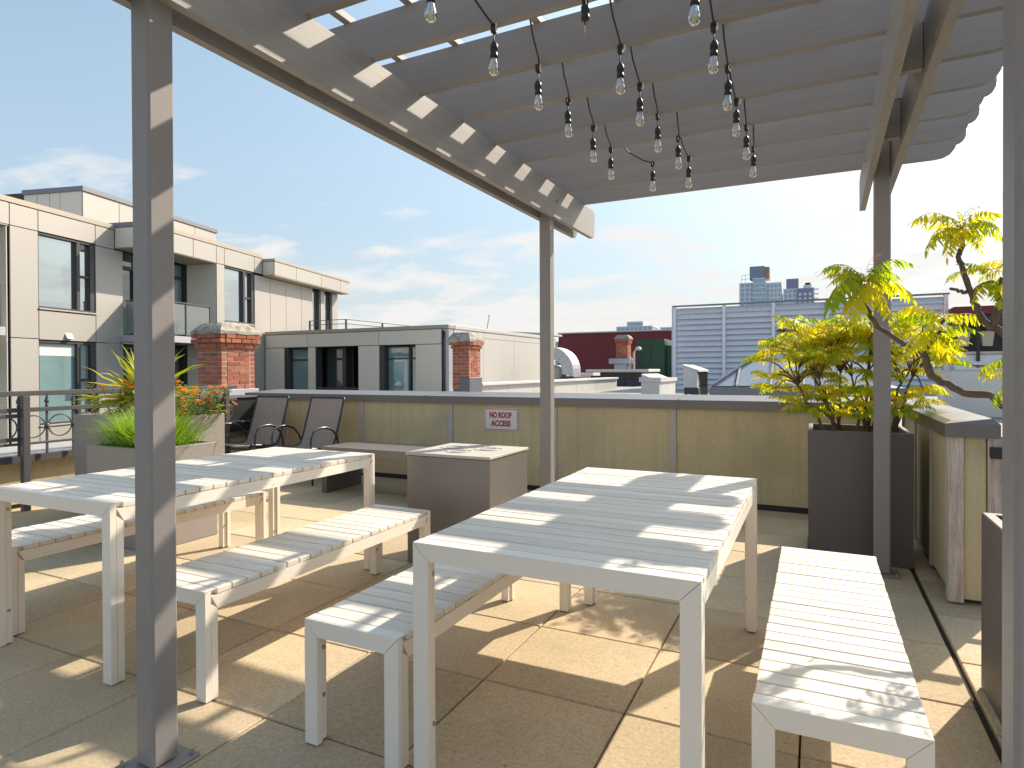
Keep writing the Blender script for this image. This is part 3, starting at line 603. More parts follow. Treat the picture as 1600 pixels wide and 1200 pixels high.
# ================================================================== PLANTERS, FIRE BOX, SLAB BENCH
def planter(name, label, x0, x1, y0, y1, z0, z1, m, wall_t=0.03, fill=0.06, taper=0.0, group=None):
    t = thing(name, label, 'planter', ((x0 + x1) / 2, (y0 + y1) / 2, 0), group=group)
    tp = taper
    def ringv(ins, z, k): return [(x0 + ins + tp * k, y0 + ins + tp * k, z), (x1 - ins - tp * k, y0 + ins + tp * k, z), (x1 - ins - tp * k, y1 - ins - tp * k, z), (x0 + ins + tp * k, y1 - ins - tp * k, z)]
    v = ringv(0, z0, 1) + ringv(0, z1 - .004, 0) + ringv(.004, z1, 0) + ringv(wall_t - .004, z1, 0) + ringv(wall_t, z1 - .004, 0) + ringv(wall_t, z1 - fill - .05, 0)
    f = [(3, 2, 1, 0)]
    for r in range(5):
        for k in range(4): a = r * 4 + k; b = r * 4 + (k + 1) % 4; f.append((a, b, b + 4, a + 4))
    part('shell', MB().add(v, f), m, t)
    so = MB(); n = 10; gv = []
    for i in range(n + 1):
        for j in range(n + 1):
            gv.append((x0 + wall_t + (x1 - x0 - 2 * wall_t) * i / n, y0 + wall_t + (y1 - y0 - 2 * wall_t) * j / n, z1 - fill + rnd.uniform(-.012, .012)))
    so.add(gv, [(i * (n + 1) + j, (i + 1) * (n + 1) + j, (i + 1) * (n + 1) + j + 1, i * (n + 1) + j + 1) for i in range(n) for j in range(n)])
    part('soil', so, 'soil', t)
    return t
planter('planter', 'tall dark bronze planter holding the golden sumac by the wall corner', -0.05, 0.56, 4.68, 5.28, 0.004, 0.862, 'planter', fill=0.07, taper=0.004)
planter('planter', 'square grey planter of green grass in front of the taller flower planter', -4.93, -4.21, 2.845, 3.40, 0.004, 0.727, 'planter_l', fill=0.03)
planter('planter', 'wide grey planter of orange flowers and a spiky palm by the railing', -6.12, -4.97, 3.425, 4.10, 0.004, 0.885, 'planter_l', fill=0.04)
planter('planter', 'low brown planter at the right edge beside the near right post', 0.595, 1.25, 2.30, 3.07, 0.004, 0.70, 'planter', wall_t=0.04, fill=0.08)
fb = thing('fire_box', 'grey metal cube with a pale patterned stone top between the two tables', 'fire table', (-2.14, 3.74, 0))
part('body', MB().cbox(-2.453, -1.83, 3.452, 4.02, 0.006, 0.712, 0.004), 'firebox', fb)
part('top', MB().cbox(-2.46, -1.823, 3.445, 4.027, 0.714, 0.732, 0.003), 'stone', fb)
for (cx, cy, r) in ((-2.29, 3.80, .10), (-2.02, 3.80, .10), (-2.15, 3.62, .09), (-2.15, 3.90, .08)):
    rr = MB()
    for q in (1.0, 0.55): rr.tube([(cx + r * q * math.cos(a), cy + r * .8 * q * math.sin(a), 0.7265) for a in [2 * math.pi * k / 20 for k in range(21)]], 0.010, 6, cap=False)
    part('inlay', rr, 'ironink', fb, True)
sb = thing('slab_bench', 'low grey metal slab bench against the wall behind the fire table', 'bench', (-3.8, 5.3, 0))
part('seat', MB().cbox(-4.66, -3.0, 5.03, 5.60, 0.40, 0.484, 0.003), 'firebox', sb)
part('leg', MB().cbox(-4.655, -4.59, 5.035, 5.595, 0.004, 0.398, 0.003), 'planter', sb)
part('leg', MB().cbox(-3.07, -3.005, 5.035, 5.595, 0.004, 0.398, 0.003), 'planter', sb)

# ================================================================== SLING CHAIRS
def make_chair(label, loc, rz):
    t = thing('sling_chair', label, 'chair', loc, rz, 'sling chairs along the wall', local=True)
    w = 0.27
    prof = [(-0.30, 0.405), (-0.27, 0.415), (-0.15, 0.40), (-0.02, 0.385), (0.06, 0.385), (0.12, 0.41), (0.155, 0.47), (0.20, 0.60), (0.26, 0.78), (0.305, 0.93), (0.315, 0.955)]
    sl = MB(); n = len(prof)
    vs = [(-w + .02, y, z) for y, z in prof] + [(0, y, z - 0.012) for y, z in prof] + [(w - .02, y, z) for y, z in prof]
    sl.add(vs, [(c * n + i, c * n + i + 1, (c + 1) * n + i + 1, (c + 1) * n + i) for c in (0, 1) for i in range(n - 1)])
    part('sling', sl, 'sling', t, True)
    for sx in (-1, 1):
        part('side_frame', MB().tube([(sx * (w - .012), y, z) for y, z in prof], 0.013, 8), 'chair', t, True)
        arm = [(sx * (w + .025), -0.24, 0.006), (sx * (w + .025), -0.27, 0.38), (sx * (w + .03), -0.265, 0.53), (sx * (w + .035), -0.23, 0.60), (sx * (w + .035), -0.16, 0.632), (sx * (w + .035), -0.05, 0.635),
               (sx * (w + .035), 0.06, 0.60), (sx * (w + .03), 0.14, 0.52), (sx * (w + .02), 0.175, 0.42), (sx * (w + .015), 0.22, 0.25), (sx * (w + .02), 0.29, 0.006)]
        part('arm_frame', MB().tube(arm, [0.012, .012, .013, .014, .0155, .0155, .014, .012, .012, .012, .012], 8), 'chair', t, True)
    part('crossbar', MB().tube([(-w - .02, -0.268, 0.36), (w + .02, -0.268, 0.36)], 0.011, 8), 'chair', t, True)
    part('crossbar', MB().tube([(-w - .01, 0.20, 0.32), (w + .01, 0.20, 0.32)], 0.011, 8), 'chair', t, True)
    part('top_bar', MB().tube([(-w + .012, 0.315, 0.955), (w - .012, 0.315, 0.955)], 0.013, 8), 'chair', t, True)
    return t
make_chair('brown woven sling chair on the left, next to the flower planter', (-6.16, 5.50, 0), 0.03)
make_chair('brown woven sling chair on the right, next to the slab bench', (-5.30, 5.52, 0), -0.02)

# ================================================================== PLANTS
def sumac_leaf(seed, pairs=9, lw=0.026):
    r = random.Random(seed); mb = MB(); pts = []
    for i in range(pairs + 2):
        t = i / (pairs + 1); pts.append(Vector((t, 0.03 * math.sin(t * 3 + seed), 0.30 * math.sin(t * 1.9) - 0.42 * t * t)))
    rs = [0.011 * (1 - .7 * i / len(pts)) for i in range(len(pts))]
    mb.tube(pts, rs, 4)
    def leaflet(p, d, ln, wd):
        d = d.normalized(); side = d.cross(Vector((0, 0, 1)));
        if side.length < .05: side = Vector((0, 1, 0))
        side.normalize(); nrm = side.cross(d); tw = r.uniform(-.7, .7); side = (side * math.cos(tw) + nrm * math.sin(tw))
        b = p; m1 = p + d * ln * .38; m2 = p + d * ln * .70 + Vector((0, 0, -ln * .06)); tip = p + d * ln + Vector((0, 0, -ln * .22))
        mb.add([b, m1 + side * wd, m1 - side * wd, m2 + side * wd * .8, m2 - side * wd * .8, tip, m1 + nrm * wd * .0 + side * wd * .15], [(0, 2, 4, 3, 1), (3, 4, 5)])
    for i in range(1, pairs + 1):
        t = i / (pairs + 1); ln = 0.33 * (math.sin(math.pi * (0.18 + 0.72 * t))) * r.uniform(.85, 1.12)
        tan = (pts[i + 1] - pts[i - 1]).normalized()
        for sg_ in (-1, 1):
            d = tan * r.uniform(.35, .6) + Vector((0, sg_ * r.uniform(.45, .8), -r.uniform(.45, .95)))
            leaflet(pts[i], d, ln, lw * 1.4 * r.uniform(.75, 1.25))
    leaflet(pts[-1], (pts[-1] - pts[-2]), 0.17, lw)
    return mb
leaf_me = [smesh('leaf', sumac_leaf(s, p), 'sumac') for s, p in ((1, 10), (2, 11), (3, 9), (4, 10), (5, 12))]
young_me = []
for s in (11, 12):
    young_me.append(smesh('leaf', sumac_leaf(s, 9, 0.008), 'sumac_red'))
LEAFN = {}; LEAFMB = {}
def place_leaf(parent, node, direc, length, young=False, roll=0.0, r=rnd):
    d = Vector(direc).normalized(); up = Vector((0, 0, 1))
    if abs(d.z) > .96: up = Vector((0.3, 0.2, 0.2))
    y = up.cross(d).normalized(); z = d.cross(y)
    rot = Matrix((d, y, z)).transposed() @ Matrix.Rotation(roll, 3, 'X')
    m = rot.to_4x4() @ Matrix.Diagonal((length, length, length, 1)); m.translation = Vector(node)
    LEAFN[parent.name] = LEAFN.get(parent.name, 0) + 1
    me = r.choice(young_me if young else leaf_me)
    if LEAFN[parent.name] > 290 and not young:
        LEAFMB.setdefault(parent.name, MB()).add([m @ v.co for v in me.vertices], [tuple(p.vertices) for p in me.polygons]); return None
    return inst('leaf', me, parent, matrix=m)
# golden sumac in the tall planter
bush = thing('sumac_bush', 'golden cut-leaf sumac bush growing in the tall bronze planter', 'shrub', (0.25, 5.0, 0.79))
br = random.Random(21)
roots = [(0.10, 4.92), (0.16, 5.0), (0.33, 5.02), (0.43, 4.95), (0.26, 5.1)]
tips = []
def stem(p0, p1, r0, r1, wob=0.03):
    p0 = Vector(p0); p1 = Vector(p1); pts = []; n = 7
    for i in range(n):
        t = i / (n - 1); q = p0.lerp(p1, t) + Vector((br.uniform(-wob, wob), br.uniform(-wob, wob), br.uniform(-wob, wob) * .4)) * math.sin(math.pi * t) + Vector((0, 0, 0.05 * math.sin(math.pi * t)))
        pts.append(q)
    part('stem', MB().tube(pts, [r0 + (r1 - r0) * i / (n - 1) for i in range(n)], 7), 'bark', bush, True)
    return pts
forks = [((-0.12, 4.98, 1.16), 0), ((-0.02, 5.05, 1.24), 0), ((0.02, 4.9, 1.20), 1), ((0.16, 5.15, 1.25), 1), ((0.32, 5.0, 1.25), 2), ((0.42, 5.12, 1.28), 2), ((0.52, 4.95, 1.18), 3), ((0.60, 5.1, 1.22), 3), ((0.24, 5.28, 1.22), 4)]
for (f, ri) in forks:
    pts = stem((roots[ri][0] + br.uniform(-.03, .03), roots[ri][1], 0.76), f, 0.012, 0.0075)
    for k in range(7):
        a = br.uniform(0, 6.28); q = Vector(f) + Vector((math.cos(a) * br.uniform(.1, .28), math.sin(a) * br.uniform(.08, .24), br.uniform(.03, .36)))
        q.x = min(max(q.x, -0.36), 0.74)
        stem(f, q, 0.0065, 0.004, 0.02); tips.append(q)
for (x, y, z) in ((-0.36, 4.98, 1.34), (-0.30, 5.02, 1.21), (-0.27, 5.0, 1.13), (-0.03, 4.88, 1.0), (0.22, 4.86, 0.95), (0.30, 4.82, 1.02), (0.45, 4.85, 0.98), (0.05, 4.95, 1.06), (0.15, 4.9, 1.10), (0.12, 5.08, 0.98), (0.24, 5.0, 1.14), (0.36, 4.92, 1.10), (0.33, 5.1, 1.0), (0.50, 5.02, 1.07), (0.58, 4.92, 1.02), (-0.16, 5.02, 1.04), (0.66, 5.05, 1.12), (0.0, 5.1, 1.12)):
    f = min((Vector(q[0]) for q in forks), key=lambda p: (p - Vector((x, y, z))).length); stem(f if z > 1.1 else (roots[1 if x < .15 else 2][0], 4.98, .84), (x, y, z), .007, .004, .015); tips.append(Vector((x, y, z)))
tips.sort(key=lambda q: q.y)
for i, q in enumerate(tips):
    n = br.choice((6, 7, 7, 8)); a0 = br.uniform(0, 6.28); out = (q - Vector((0.17, 5.05, 1.15)))
    for k in range(n):
        a = a0 + k * 6.283 / n + br.uniform(-.3, .3)
        d = Vector((math.cos(a), math.sin(a), br.uniform(-.15, .45))) + out * 0.5
        place_leaf(bush, q, d, br.uniform(.12, .21), roll=br.uniform(-.3, .3), r=br)
    if i % 6 == 2: place_leaf(bush, q, (br.uniform(-.3, .3), .1, 1), .14, True, r=br)
part('small_leaves', LEAFMB[bush.name], 'sumac', bush, kind='stuff')
tree = thing('sumac_tree', 'crooked sumac with drooping golden leaves leaning in from the right edge', 'small tree', (0.708, 2.772, 0.771))
tr_ = random.Random(33)
def limb(pts, r0, r1, nm='branch'):
    pts = [Vector(p) for p in pts]; fine = []
    for i in range(len(pts) - 1):
        for k in range(3): fine.append(pts[i].lerp(pts[i + 1], k / 3) + Vector([tr_.uniform(-.004, .004) for _ in range(3)]))
    fine.append(pts[-1]); n = len(fine)
    part(nm, MB().tube(fine, [(r0 + (r1 - r0) * i / (n - 1)) * tr_.uniform(.9, 1.14) for i in range(n)], 8), 'bark', tree, True)
limb([(0.708, 2.787, 0.755), (0.716, 2.818, 0.948), (0.693, 2.849, 1.063), (0.626, 2.870, 1.136)], .020, .016, 'trunk')
limb([(0.626, 2.870, 1.136), (0.584, 2.893, 1.178), (0.508, 2.898, 1.181), (0.457, 2.916, 1.215), (0.399, 2.888, 1.249), (0.383, 2.881, 1.314), (0.370, 2.874, 1.339)], .015, .012)
limb([(0.370, 2.874, 1.339), (0.283, 2.875, 1.385), (0.231, 2.850, 1.428), (0.193, 2.831, 1.479), (0.177, 2.867, 1.533), (0.172, 2.864, 1.602)], .0105, .008)
limb([(0.716, 2.818, 0.948), (0.731, 2.849, 1.179), (0.662, 2.864, 1.371), (0.606, 2.861, 1.417), (0.577, 2.846, 1.420), (0.555, 2.836, 1.453), (0.538, 2.827, 1.483), (0.517, 2.817, 1.535), (0.498, 2.808, 1.601), (0.485, 2.802, 1.648), (0.470, 2.794, 1.683), (0.483, 2.800, 1.723), (0.479, 2.799, 1.772), (0.483, 2.800, 1.801)], .015, .007)
limb([(0.501, 2.809, 1.554), (0.473, 2.796, 1.559), (0.445, 2.782, 1.568)], .007, .005)
limb([(0.383, 2.881, 1.351), (0.401, 2.847, 1.381), (0.414, 2.853, 1.400), (0.438, 2.864, 1.459)], .009, .006)
limb([(0.585, 2.849, 1.419), (0.597, 2.818, 1.494), (0.607, 2.817, 1.602)], .013, .009)
limb([(0.517, 2.817, 1.540), (0.541, 2.828, 1.575), (0.587, 2.851, 1.594)], .008, .006)
LV = [((0.177, 2.867, 1.622), (0.029, 2.752, 1.668)),((0.184, 2.870, 1.660), (0.336, 2.901, 1.686)),((0.172, 2.864, 1.622), (0.038, 2.670, 1.521)),((0.172, 2.864, 1.609), (0.121, 2.710, 1.460)),((0.177, 2.867, 1.622), (0.338, 2.988, 1.567)),((0.177, 2.867, 1.609), (0.241, 2.769, 1.484)),((0.177, 2.867, 1.648), (0.060, 2.938, 1.638)),((0.438, 2.864, 1.459), (0.285, 2.790, 1.496)),((0.438, 2.864, 1.459), (0.582, 2.891, 1.444)),((0.410, 2.851, 1.406), (0.307, 2.716, 1.347)),((0.410, 2.851, 1.406), (0.485, 2.844, 1.348)),((0.385, 2.881, 1.343), (0.427, 2.859, 1.276)),((0.410, 2.851, 1.410), (0.467, 3.049, 1.346)),((0.483, 2.800, 1.794), (0.319, 2.678, 1.808)),((0.483, 2.800, 1.777), (0.359, 2.655, 1.708)),((0.483, 2.800, 1.794), (0.614, 2.821, 1.831)),((0.483, 2.800, 1.777), (0.600, 2.772, 1.737)),((0.480, 2.800, 1.786), (0.420, 2.684, 1.685)),((0.483, 2.800, 1.782), (0.558, 2.923, 1.738)),((0.483, 2.800, 1.805), (0.477, 2.797, 1.852)),((0.587, 2.851, 1.594), (0.487, 2.803, 1.660)),((0.606, 2.817, 1.623), (0.483, 2.800, 1.629)),((0.587, 2.851, 1.594), (0.511, 2.771, 1.519)),((0.587, 2.851, 1.594), (0.604, 2.774, 1.492)),((0.477, 2.797, 1.629), (0.430, 2.775, 1.594)),((0.615, 2.779, 1.310), (0.527, 2.780, 1.246)),((0.615, 2.779, 1.219), (0.574, 2.802, 1.136))
]
for a, b in LV:
    a = Vector(a); b = Vector(b); d = b - a; d.z += 0.10 * d.length
    place_leaf(tree, a, d, (b - a).length * 1.06, roll=tr_.uniform(-.2, .2), r=tr_)
    d2 = d + Vector((tr_.uniform(-.08, .08), tr_.uniform(-.10, .10), tr_.uniform(-.09, .03)))
    place_leaf(tree, a, d2, (b - a).length * tr_.uniform(.65, .9), roll=tr_.uniform(-.5, .5), r=tr_)
for c_ in ((0.177, 2.867, 1.625), (0.483, 2.800, 1.791), (0.608, 2.818, 1.571), (0.410, 2.851, 1.410), (0.662, 2.864, 1.641), (0.708, 2.849, 1.410), (0.693, 2.818, 1.256)):
    for k in range(4):
        a = tr_.uniform(0, 6.28); place_leaf(tree, c_, (math.cos(a), math.sin(a), tr_.uniform(-.2, .4)), tr_.uniform(.10, .16), roll=tr_.uniform(-.4, .4), r=tr_)
for a, b in (((0.139, 2.849, 1.661), (0.016, 2.746, 1.671)), ((0.184, 2.870, 1.660), (0.219, 2.844, 1.737)), ((0.483, 2.800, 1.817), (0.540, 2.828, 1.880)), ((0.483, 2.800, 1.817), (0.462, 2.787, 1.856)), ((0.438, 2.864, 1.464), (0.444, 2.867, 1.551))):
    d = Vector(b) - Vector(a); place_leaf(tree, a, d, d.length, True, r=tr_)


# grass
gr = thing('ornamental_grass', 'bright green arching grass filling the square planter', 'grass plant', (-4.57, 3.12, 0.7))
rg = random.Random(5); mb = MB()
for k in range(1900):
    x = -4.57 + rg.gauss(0, .135); y = 3.12 + rg.gauss(0, .115); x = min(max(x, -4.88), -4.26); y = min(max(y, 2.9), 3.36)
    ox, oy = (x + 4.57), (y - 3.12); a = math.atan2(oy, ox) + rg.uniform(-.7, .7); ln = rg.uniform(.18, .40); lean = min(1.25, .25 + 2.2 * math.hypot(ox, oy) + rg.uniform(-.2, .35))
    w_ = rg.uniform(.003, .0058); base = Vector((x, y, .695)); dirh = Vector((math.cos(a), math.sin(a), 0)); sd = Vector((-math.sin(a), math.cos(a), 0)); vs = []
    for i in range(4):
        t = i / 3; ang = lean * (0.35 + 0.75 * t); p = base + dirh * ln * t * math.sin(ang) + Vector((0, 0, ln * t * math.cos(ang))); ww = w_ * (1 - t * .92)
        vs += [p + sd * ww, p - sd * ww]
    mb.add(vs, [(0, 1, 3, 2), (2, 3, 5, 4), (4, 5, 7, 6)])
part('blades', mb, 'grass', gr, kind='stuff')
# palm
pm = thing('spiky_palm', 'spiky yellow-green palm rising from the flower planter behind the near post', 'palm', (-5.52, 3.70, 0.86))
def blade(seed):
    r = random.Random(seed); mb = MB(); vs = []; n = 7
    for i in range(n):
        t = i / (n - 1); w_ = 0.048 * math.sin(math.pi * min(1, .18 + .82 * t)) * (1 - t * .15) + .002; z = .06 * math.sin(t * 2) - .22 * t * t * r.uniform(.5, 1.2)
        vs += [(t, w_, z + w_ * .5), (t, 0, z), (t, -w_, z + w_ * .5)]
    mb.add(vs, [(3 * i + a, 3 * i + a + 1, 3 * i + a + 4, 3 * i + a + 3) for i in range(n - 1) for a in (0, 1)]); return mb
blade_me = [smesh('leaf', blade(s), 'palm') for s in range(4)]
part('trunk', MB().tube([(-5.52, 3.70, .83), (-5.515, 3.695, .93), (-5.52, 3.70, 1.0)], [.04, .035, .025], 8), 'bark', pm, True)
rp = random.Random(9)
for k in range(78):
    a = rp.uniform(0, 6.283); el = rp.uniform(-.05, 1.35); d = Vector((math.cos(a) * math.cos(el), math.sin(a) * math.cos(el), math.sin(el)))
    L_ = rp.uniform(.40, .62); y = Vector((0, 0, 1)).cross(d).normalized(); z = d.cross(y)
    m = (Matrix((d, y, z)).transposed() @ Matrix.Rotation(rp.uniform(-.5, .5), 3, 'X')).to_4x4() @ Matrix.Diagonal((L_, L_ * 1.0, L_, 1)); m.translation = Vector((-5.52, 3.70, 0.99)) + d * 0.02
    inst('leaf', rp.choice(blade_me), pm, matrix=m)
# orange flowers
fl = thing('flower_clump', 'orange daisy-like flowers spilling over the wide grey planter', 'flowers', (-5.3, 3.8, 0.85))
rf = random.Random(4); fol = MB(); stm = MB(); heads = []
for k in range(210):
    x = rf.uniform(-6.0, -4.92); y = rf.uniform(3.46, 4.08)
    if x < -5.5 and rf.random() < .45: continue
    top = Vector((x + rf.gauss(.03, .06), y + rf.gauss(0, .06), .885 + rf.uniform(.06, .30))); 
    if x > -5.15: top.x += rf.uniform(0, .17); top.z -= rf.uniform(0, .06)
    p0 = Vector((x, y, .845)); mid = p0.lerp(top, .55) + Vector((0, 0, .03)); stm.tube([p0, mid, top], .0022, 4)
    for j in range(24):
        t = rf.uniform(.15, .97); q = p0.lerp(mid, t / .55) if t < .55 else mid.lerp(top, (t - .55) / .45)
        a = rf.uniform(0, 6.28); d = Vector((math.cos(a), math.sin(a), rf.uniform(-.3, .6))).normalized(); s_ = d.cross(Vector((0, 0, 1))).normalized(); ln = rf.uniform(.022, .052); w_ = ln * .28
        fol.add([q, q + d * ln * .5 + s_ * w_, q + d * ln, q + d * ln * .5 - s_ * w_], [(0, 1, 2, 3)])
    if rf.random() < .62: heads.append(top)
part('stem', stm, 'herb', fl, kind='stuff'); part('foliage', fol, 'herb', fl, kind='stuff')
fm = MB()
for ringk, (np_, rad, zz) in enumerate(((13, 1.0, .0), (10, .65, .12))):
    for k in range(np_):
        a = 2 * math.pi * (k + .5 * ringk) / np_; a1 = a - .2; a2 = a + .2
        fm.add([(0, 0, zz), (rad * .7 * math.cos(a1), rad * .7 * math.sin(a1), zz + .10), (rad * math.cos(a), rad * math.sin(a), zz + .04), (rad * .7 * math.cos(a2), rad * .7 * math.sin(a2), zz + .10)], [(0, 1, 2, 3)])
fm.lathe([(.25, .1), (.22, .2), (.05, .24)], n=8)
flower_me = smesh('flower', fm, 'petal')
for h in heads:
    inst('flower', flower_me, fl, h, (rf.uniform(-.7, .5), rf.uniform(-.5, .7), rf.uniform(0, 6)), (rf.uniform(.024, .036),) * 3)

# ================================================================== BUILDINGS BEYOND THE TERRACE
def bricks(parent, x0, x1, y0, y1, z0, rows, rh=0.0735, bl=0.205, bw=0.095, corbel=None):
    """hollow brick shaft, each brick an object; corbel: {row: grow}"""
    bm = [smesh('brick', MB().cbox(-.5, .5, -.5, .5, -.5, .5, 0.05), 'brick') for _ in range(1)][0]
    for r in range(rows):
        gr_ = (corbel or {}).get(r, 0.0); a0, a1, b0, b1 = x0 - gr_, x1 + gr_, y0 - gr_, y1 + gr_; z = z0 + rh * (r + .5)
        def run_(p, q, axis, fixed, sgn, odd):
            L = q - p; n = max(2, round(L / (bl + .01))); w = L / n; k = p
            edges = [p + w * i for i in range(n + 1)]
            if odd: edges = [p] + [p + w * (i + .5) for i in range(n)] + [q]
            for e0, e1 in zip(edges[:-1], edges[1:]):
                ln = e1 - e0 - .011; 
                if ln < .03: continue
                j = rnd.uniform(-.004, .005); c = (e0 + e1) / 2
                if axis == 0: loc = (c, fixed + sgn * (bw / 2 - j), z); sc = (ln, bw, rh - .011)
                else: loc = (fixed + sgn * (bw / 2 - j), c, z); sc = (bw, ln, rh - .011)
                inst('brick', bm, parent, loc, (0, 0, rnd.uniform(-.006, .006)), sc)
        o = r % 2
        run_(a0, a1, 0, b0, 1, o); run_(a0, a1, 0, b1, -1, o)
        run_(b0 + bw + .01, b1 - bw - .01, 1, a0, 1, 1 - o); run_(b0 + bw + .01, b1 - bw - .01, 1, a1, -1, 1 - o)
    part('mortar', MB().box(x0 + .008, x1 - .008, y0 + .008, y1 - .008, z0, z0 + rows * rh - .01), 'mortar', parent)
def cap_frustum(parent, x0, x1, y0, y1, z0, z1, inset, m='flaunch'):
    mb = MB(); N_ = 5; vs = []; fs = []
    lv = [(0, z0), (-0.004, z0 + (z1 - z0) * .25), (inset * .5, z0 + (z1 - z0) * .7), (inset, z1)]
    per = []
    for (i_, z) in lv:
        p = []
        c = [(x0 + i_, y0 + i_), (x1 - i_, y0 + i_), (x1 - i_, y1 - i_), (x0 + i_, y1 - i_)]
        for k in range(4):
            a, b = Vector(c[k]), Vector(c[(k + 1) % 4])
            for t in range(N_):
                q = a.lerp(b, t / N_); p.append((q.x + rnd.uniform(-.008, .008), q.y + rnd.uniform(-.008, .008), z + rnd.uniform(-.009, .009)))
        per.append(p)
    n = 4 * N_
    for p in per: vs += p
    for i in range(3):
        for k in range(n): fs.append((i * n + k, i * n + (k + 1) % n, (i + 1) * n + (k + 1) % n, (i + 1) * n + k))
    fs += [tuple(range(n))[::-1], tuple(range(3 * n, 4 * n))]
    part('cap', mb.add(vs, fs), m, parent)
c1 = thing('brick_chimney', 'broad red brick chimney with mossy sloping cap behind the flower planter', 'chimney', (-9.2, 7.65, -1), group='brick chimneys')
part('plinth', MB().cbox(-9.62, -8.80, 7.2, 8.1, -2.0, 0.80, .01), 'lead', c1)
bricks(c1, -9.50, -8.91, 7.30, 7.99, 0.82, 14, rh=.0775, corbel={11: .035, 12: .075, 13: .07})
cap_frustum(c1, -9.575, -8.835, 7.225, 8.065, 1.905, 2.10, 0.15)
part('flashing', MB().cbox(-9.53, -8.86, 7.27, 8.03, 0.80, 0.97, .004), 'galv', c1)
c2 = thing('brick_chimney', 'narrow red brick chimney with dark mossy cap against the off-white side wall', 'chimney', (-7.07, 12.26, .5), group='brick chimneys')
bricks(c2, -7.29, -6.86, 12.0, 12.53, 0.86, 14, rh=.0745, corbel={12: .03, 13: .06})
cap_frustum(c2, -7.37, -6.79, 11.93, 12.61, 1.90, 2.12, 0.10)
part('flashing', MB().cbox(-7.10, -6.84, 11.985, 12.56, 0.45, 1.12, .006), 'lead', c2)
part('plinth', MB().cbox(-7.28, -7.11, 12.01, 12.52, -1, 0.86, .006), 'lead', c2)

# ---- panelled apartment house on the left (own frame: x out of the facade, y along it)
LA = R(13.75)
P0 = (-18.685, 9.616)
L = thing('apartment_house', 'pale panelled apartment house with large windows and a corner balcony on the left', 'building', (P0[0], P0[1], -15), LA, local=True)
ORG[L.name] = (0, 0, -15)
def pan(s0, s1, z0, z1, off, m='panel', nm='panel', th=.04, par=None):
    return part(nm, MB().cbox(off - th, off, s0 + .010, s1 - .010, z0 + .010, z1 - .010, .004), m, par or L)
O2 = 1.2
part('body', MB().box(-14, -.27, -.82, 2.6, -15, 5.60), 'gap', L)
part('body', MB().box(-14, -.275, 2.6, 5.5, -15, 5.60), 'gap', L)
part('body', MB().box(-14, O2 - .27, 5.55, 14.29, -15, 5.60), 'gap', L)
part('roof', MB().box(-14, -.06, -7, 14.3, 5.602, 5.66), 'roof', L)
def window(s0, s1, z0, z1, off, mull, transom, glassm, blind=0.0, jamb=.16, depth=.16):
    w = part('window', MB().box(off - depth - .05, off - depth, s0, s1, z0, z1), 'frame', L)
    fr = MB()
    for a, b, c, d in ((s0, s0 + .035, z0, z1), (s1 - jamb, s1, z0, z1), (s0 + .035, s1 - jamb, z1 - .055, z1), (s0 + .035, s1 - jamb, z0, z0 + .05), (mull, mull + .11, z0 + .05, z1 - .055)):
        fr.cbox(off - depth + .002, off - .03, a, b, c, d, .004)
    part('frame', fr, 'frame', w)
    part('transom', MB().cbox(off - depth + .002, off - .05, mull + .11, s1 - jamb, transom - .03, transom + .03, .004), 'frame', w)
    for a, b, c, d in ((s0 + .035, mull, z0 + .05, z1 - .055), (mull + .11, s1 - jamb, z0 + .05, transom - .03), (mull + .11, s1 - jamb, transom + .03, z1 - .055)):
        part('pane', MB().box(off - depth + .02, off - depth + .03, a, b, c, d), glassm, w)
    if blind:
        part('blind', MB().box(off - depth + .032, off - depth + .037, s0 + .04, mull - .005, z1 - .06 - blind, z1 - .06), 'blind', w)
    part('sill', MB().cbox(off - .10, off + .035, s0 - .01, s1 + .01, z0 - .045, z0 - .004, .004), 'panel', w)
    return w
# left wing
pan(-3.0, -.8, 5.03, 5.60, 0); pan(-.8, -.03, 5.03, 5.60, 0); pan(-.03, 1.75, 5.03, 5.60, 0); pan(1.75, 2.43, 5.0, 5.60, 0)
pan(-.8, -.03, 2.16, 5.03, 0); pan(-.8, -.03, -.9, 2.16, 0); pan(-.8, -.03, -3.9, -.9, 0)
pan(-.03, 1.75, 2.14, 2.94, 0); pan(-.03, 1.75, -1.0, -.2, 0); pan(1.75, 2.74, 2.14, 5.0, 0); pan(1.75, 2.74, -.9, 2.14, 0); pan(1.75, 2.74, -3.9, -.9, 0)
window(-.03, 1.75, 3.0, 5.02, 0, 1.15, 4.02, 'glass_sky')
window(-.03, 1.75, -.15, 2.12, 0, 1.15, 1.05, 'glass_teal', blind=.34)
part('parapet_cap', MB().cbox(-.5, .02, -7.0, 2.44, 5.605, 5.75, .008), 'pcap', L)
part('vent_hood', MB().prism([(.002, 2.36), (.09, 2.21), (.002, 2.20)], 1, .74, .93), 'panel', L)
# recess further left
part('recess_wall', MB().box(-1.3, -1.2, -7, -.83, -4, 5.0), 'panel_shade', L); part('recess_side', MB().cbox(-1.195, -.045, -.86, -.825, -4, 4.99, .004), 'panel_shade', L); part('window', MB().box(-1.195, -1.16, -3.6, -1.5, 2.45, 4.6), 'frame', L); part('pane', MB().box(-1.155, -1.15, -3.5, -1.6, 2.5, 4.5), 'glass_dark', L); part('soffit', MB().box(-1.2, 0.0, -7, -.83, 5.0, 5.025), 'soffit', L)
bs = part('balcony', MB().cbox(-1.19, .25, -4.6, -1.12, 2.18, 2.40, .01), 'slab', L)
part('rail', MB().cbox(.15, .20, -4.6, -1.15, 3.45, 3.50, .005), 'rail', bs); part('rail_post', MB().cbox(.14, .2, -1.22, -1.16, 2.402, 3.449, .005), 'rail', bs)
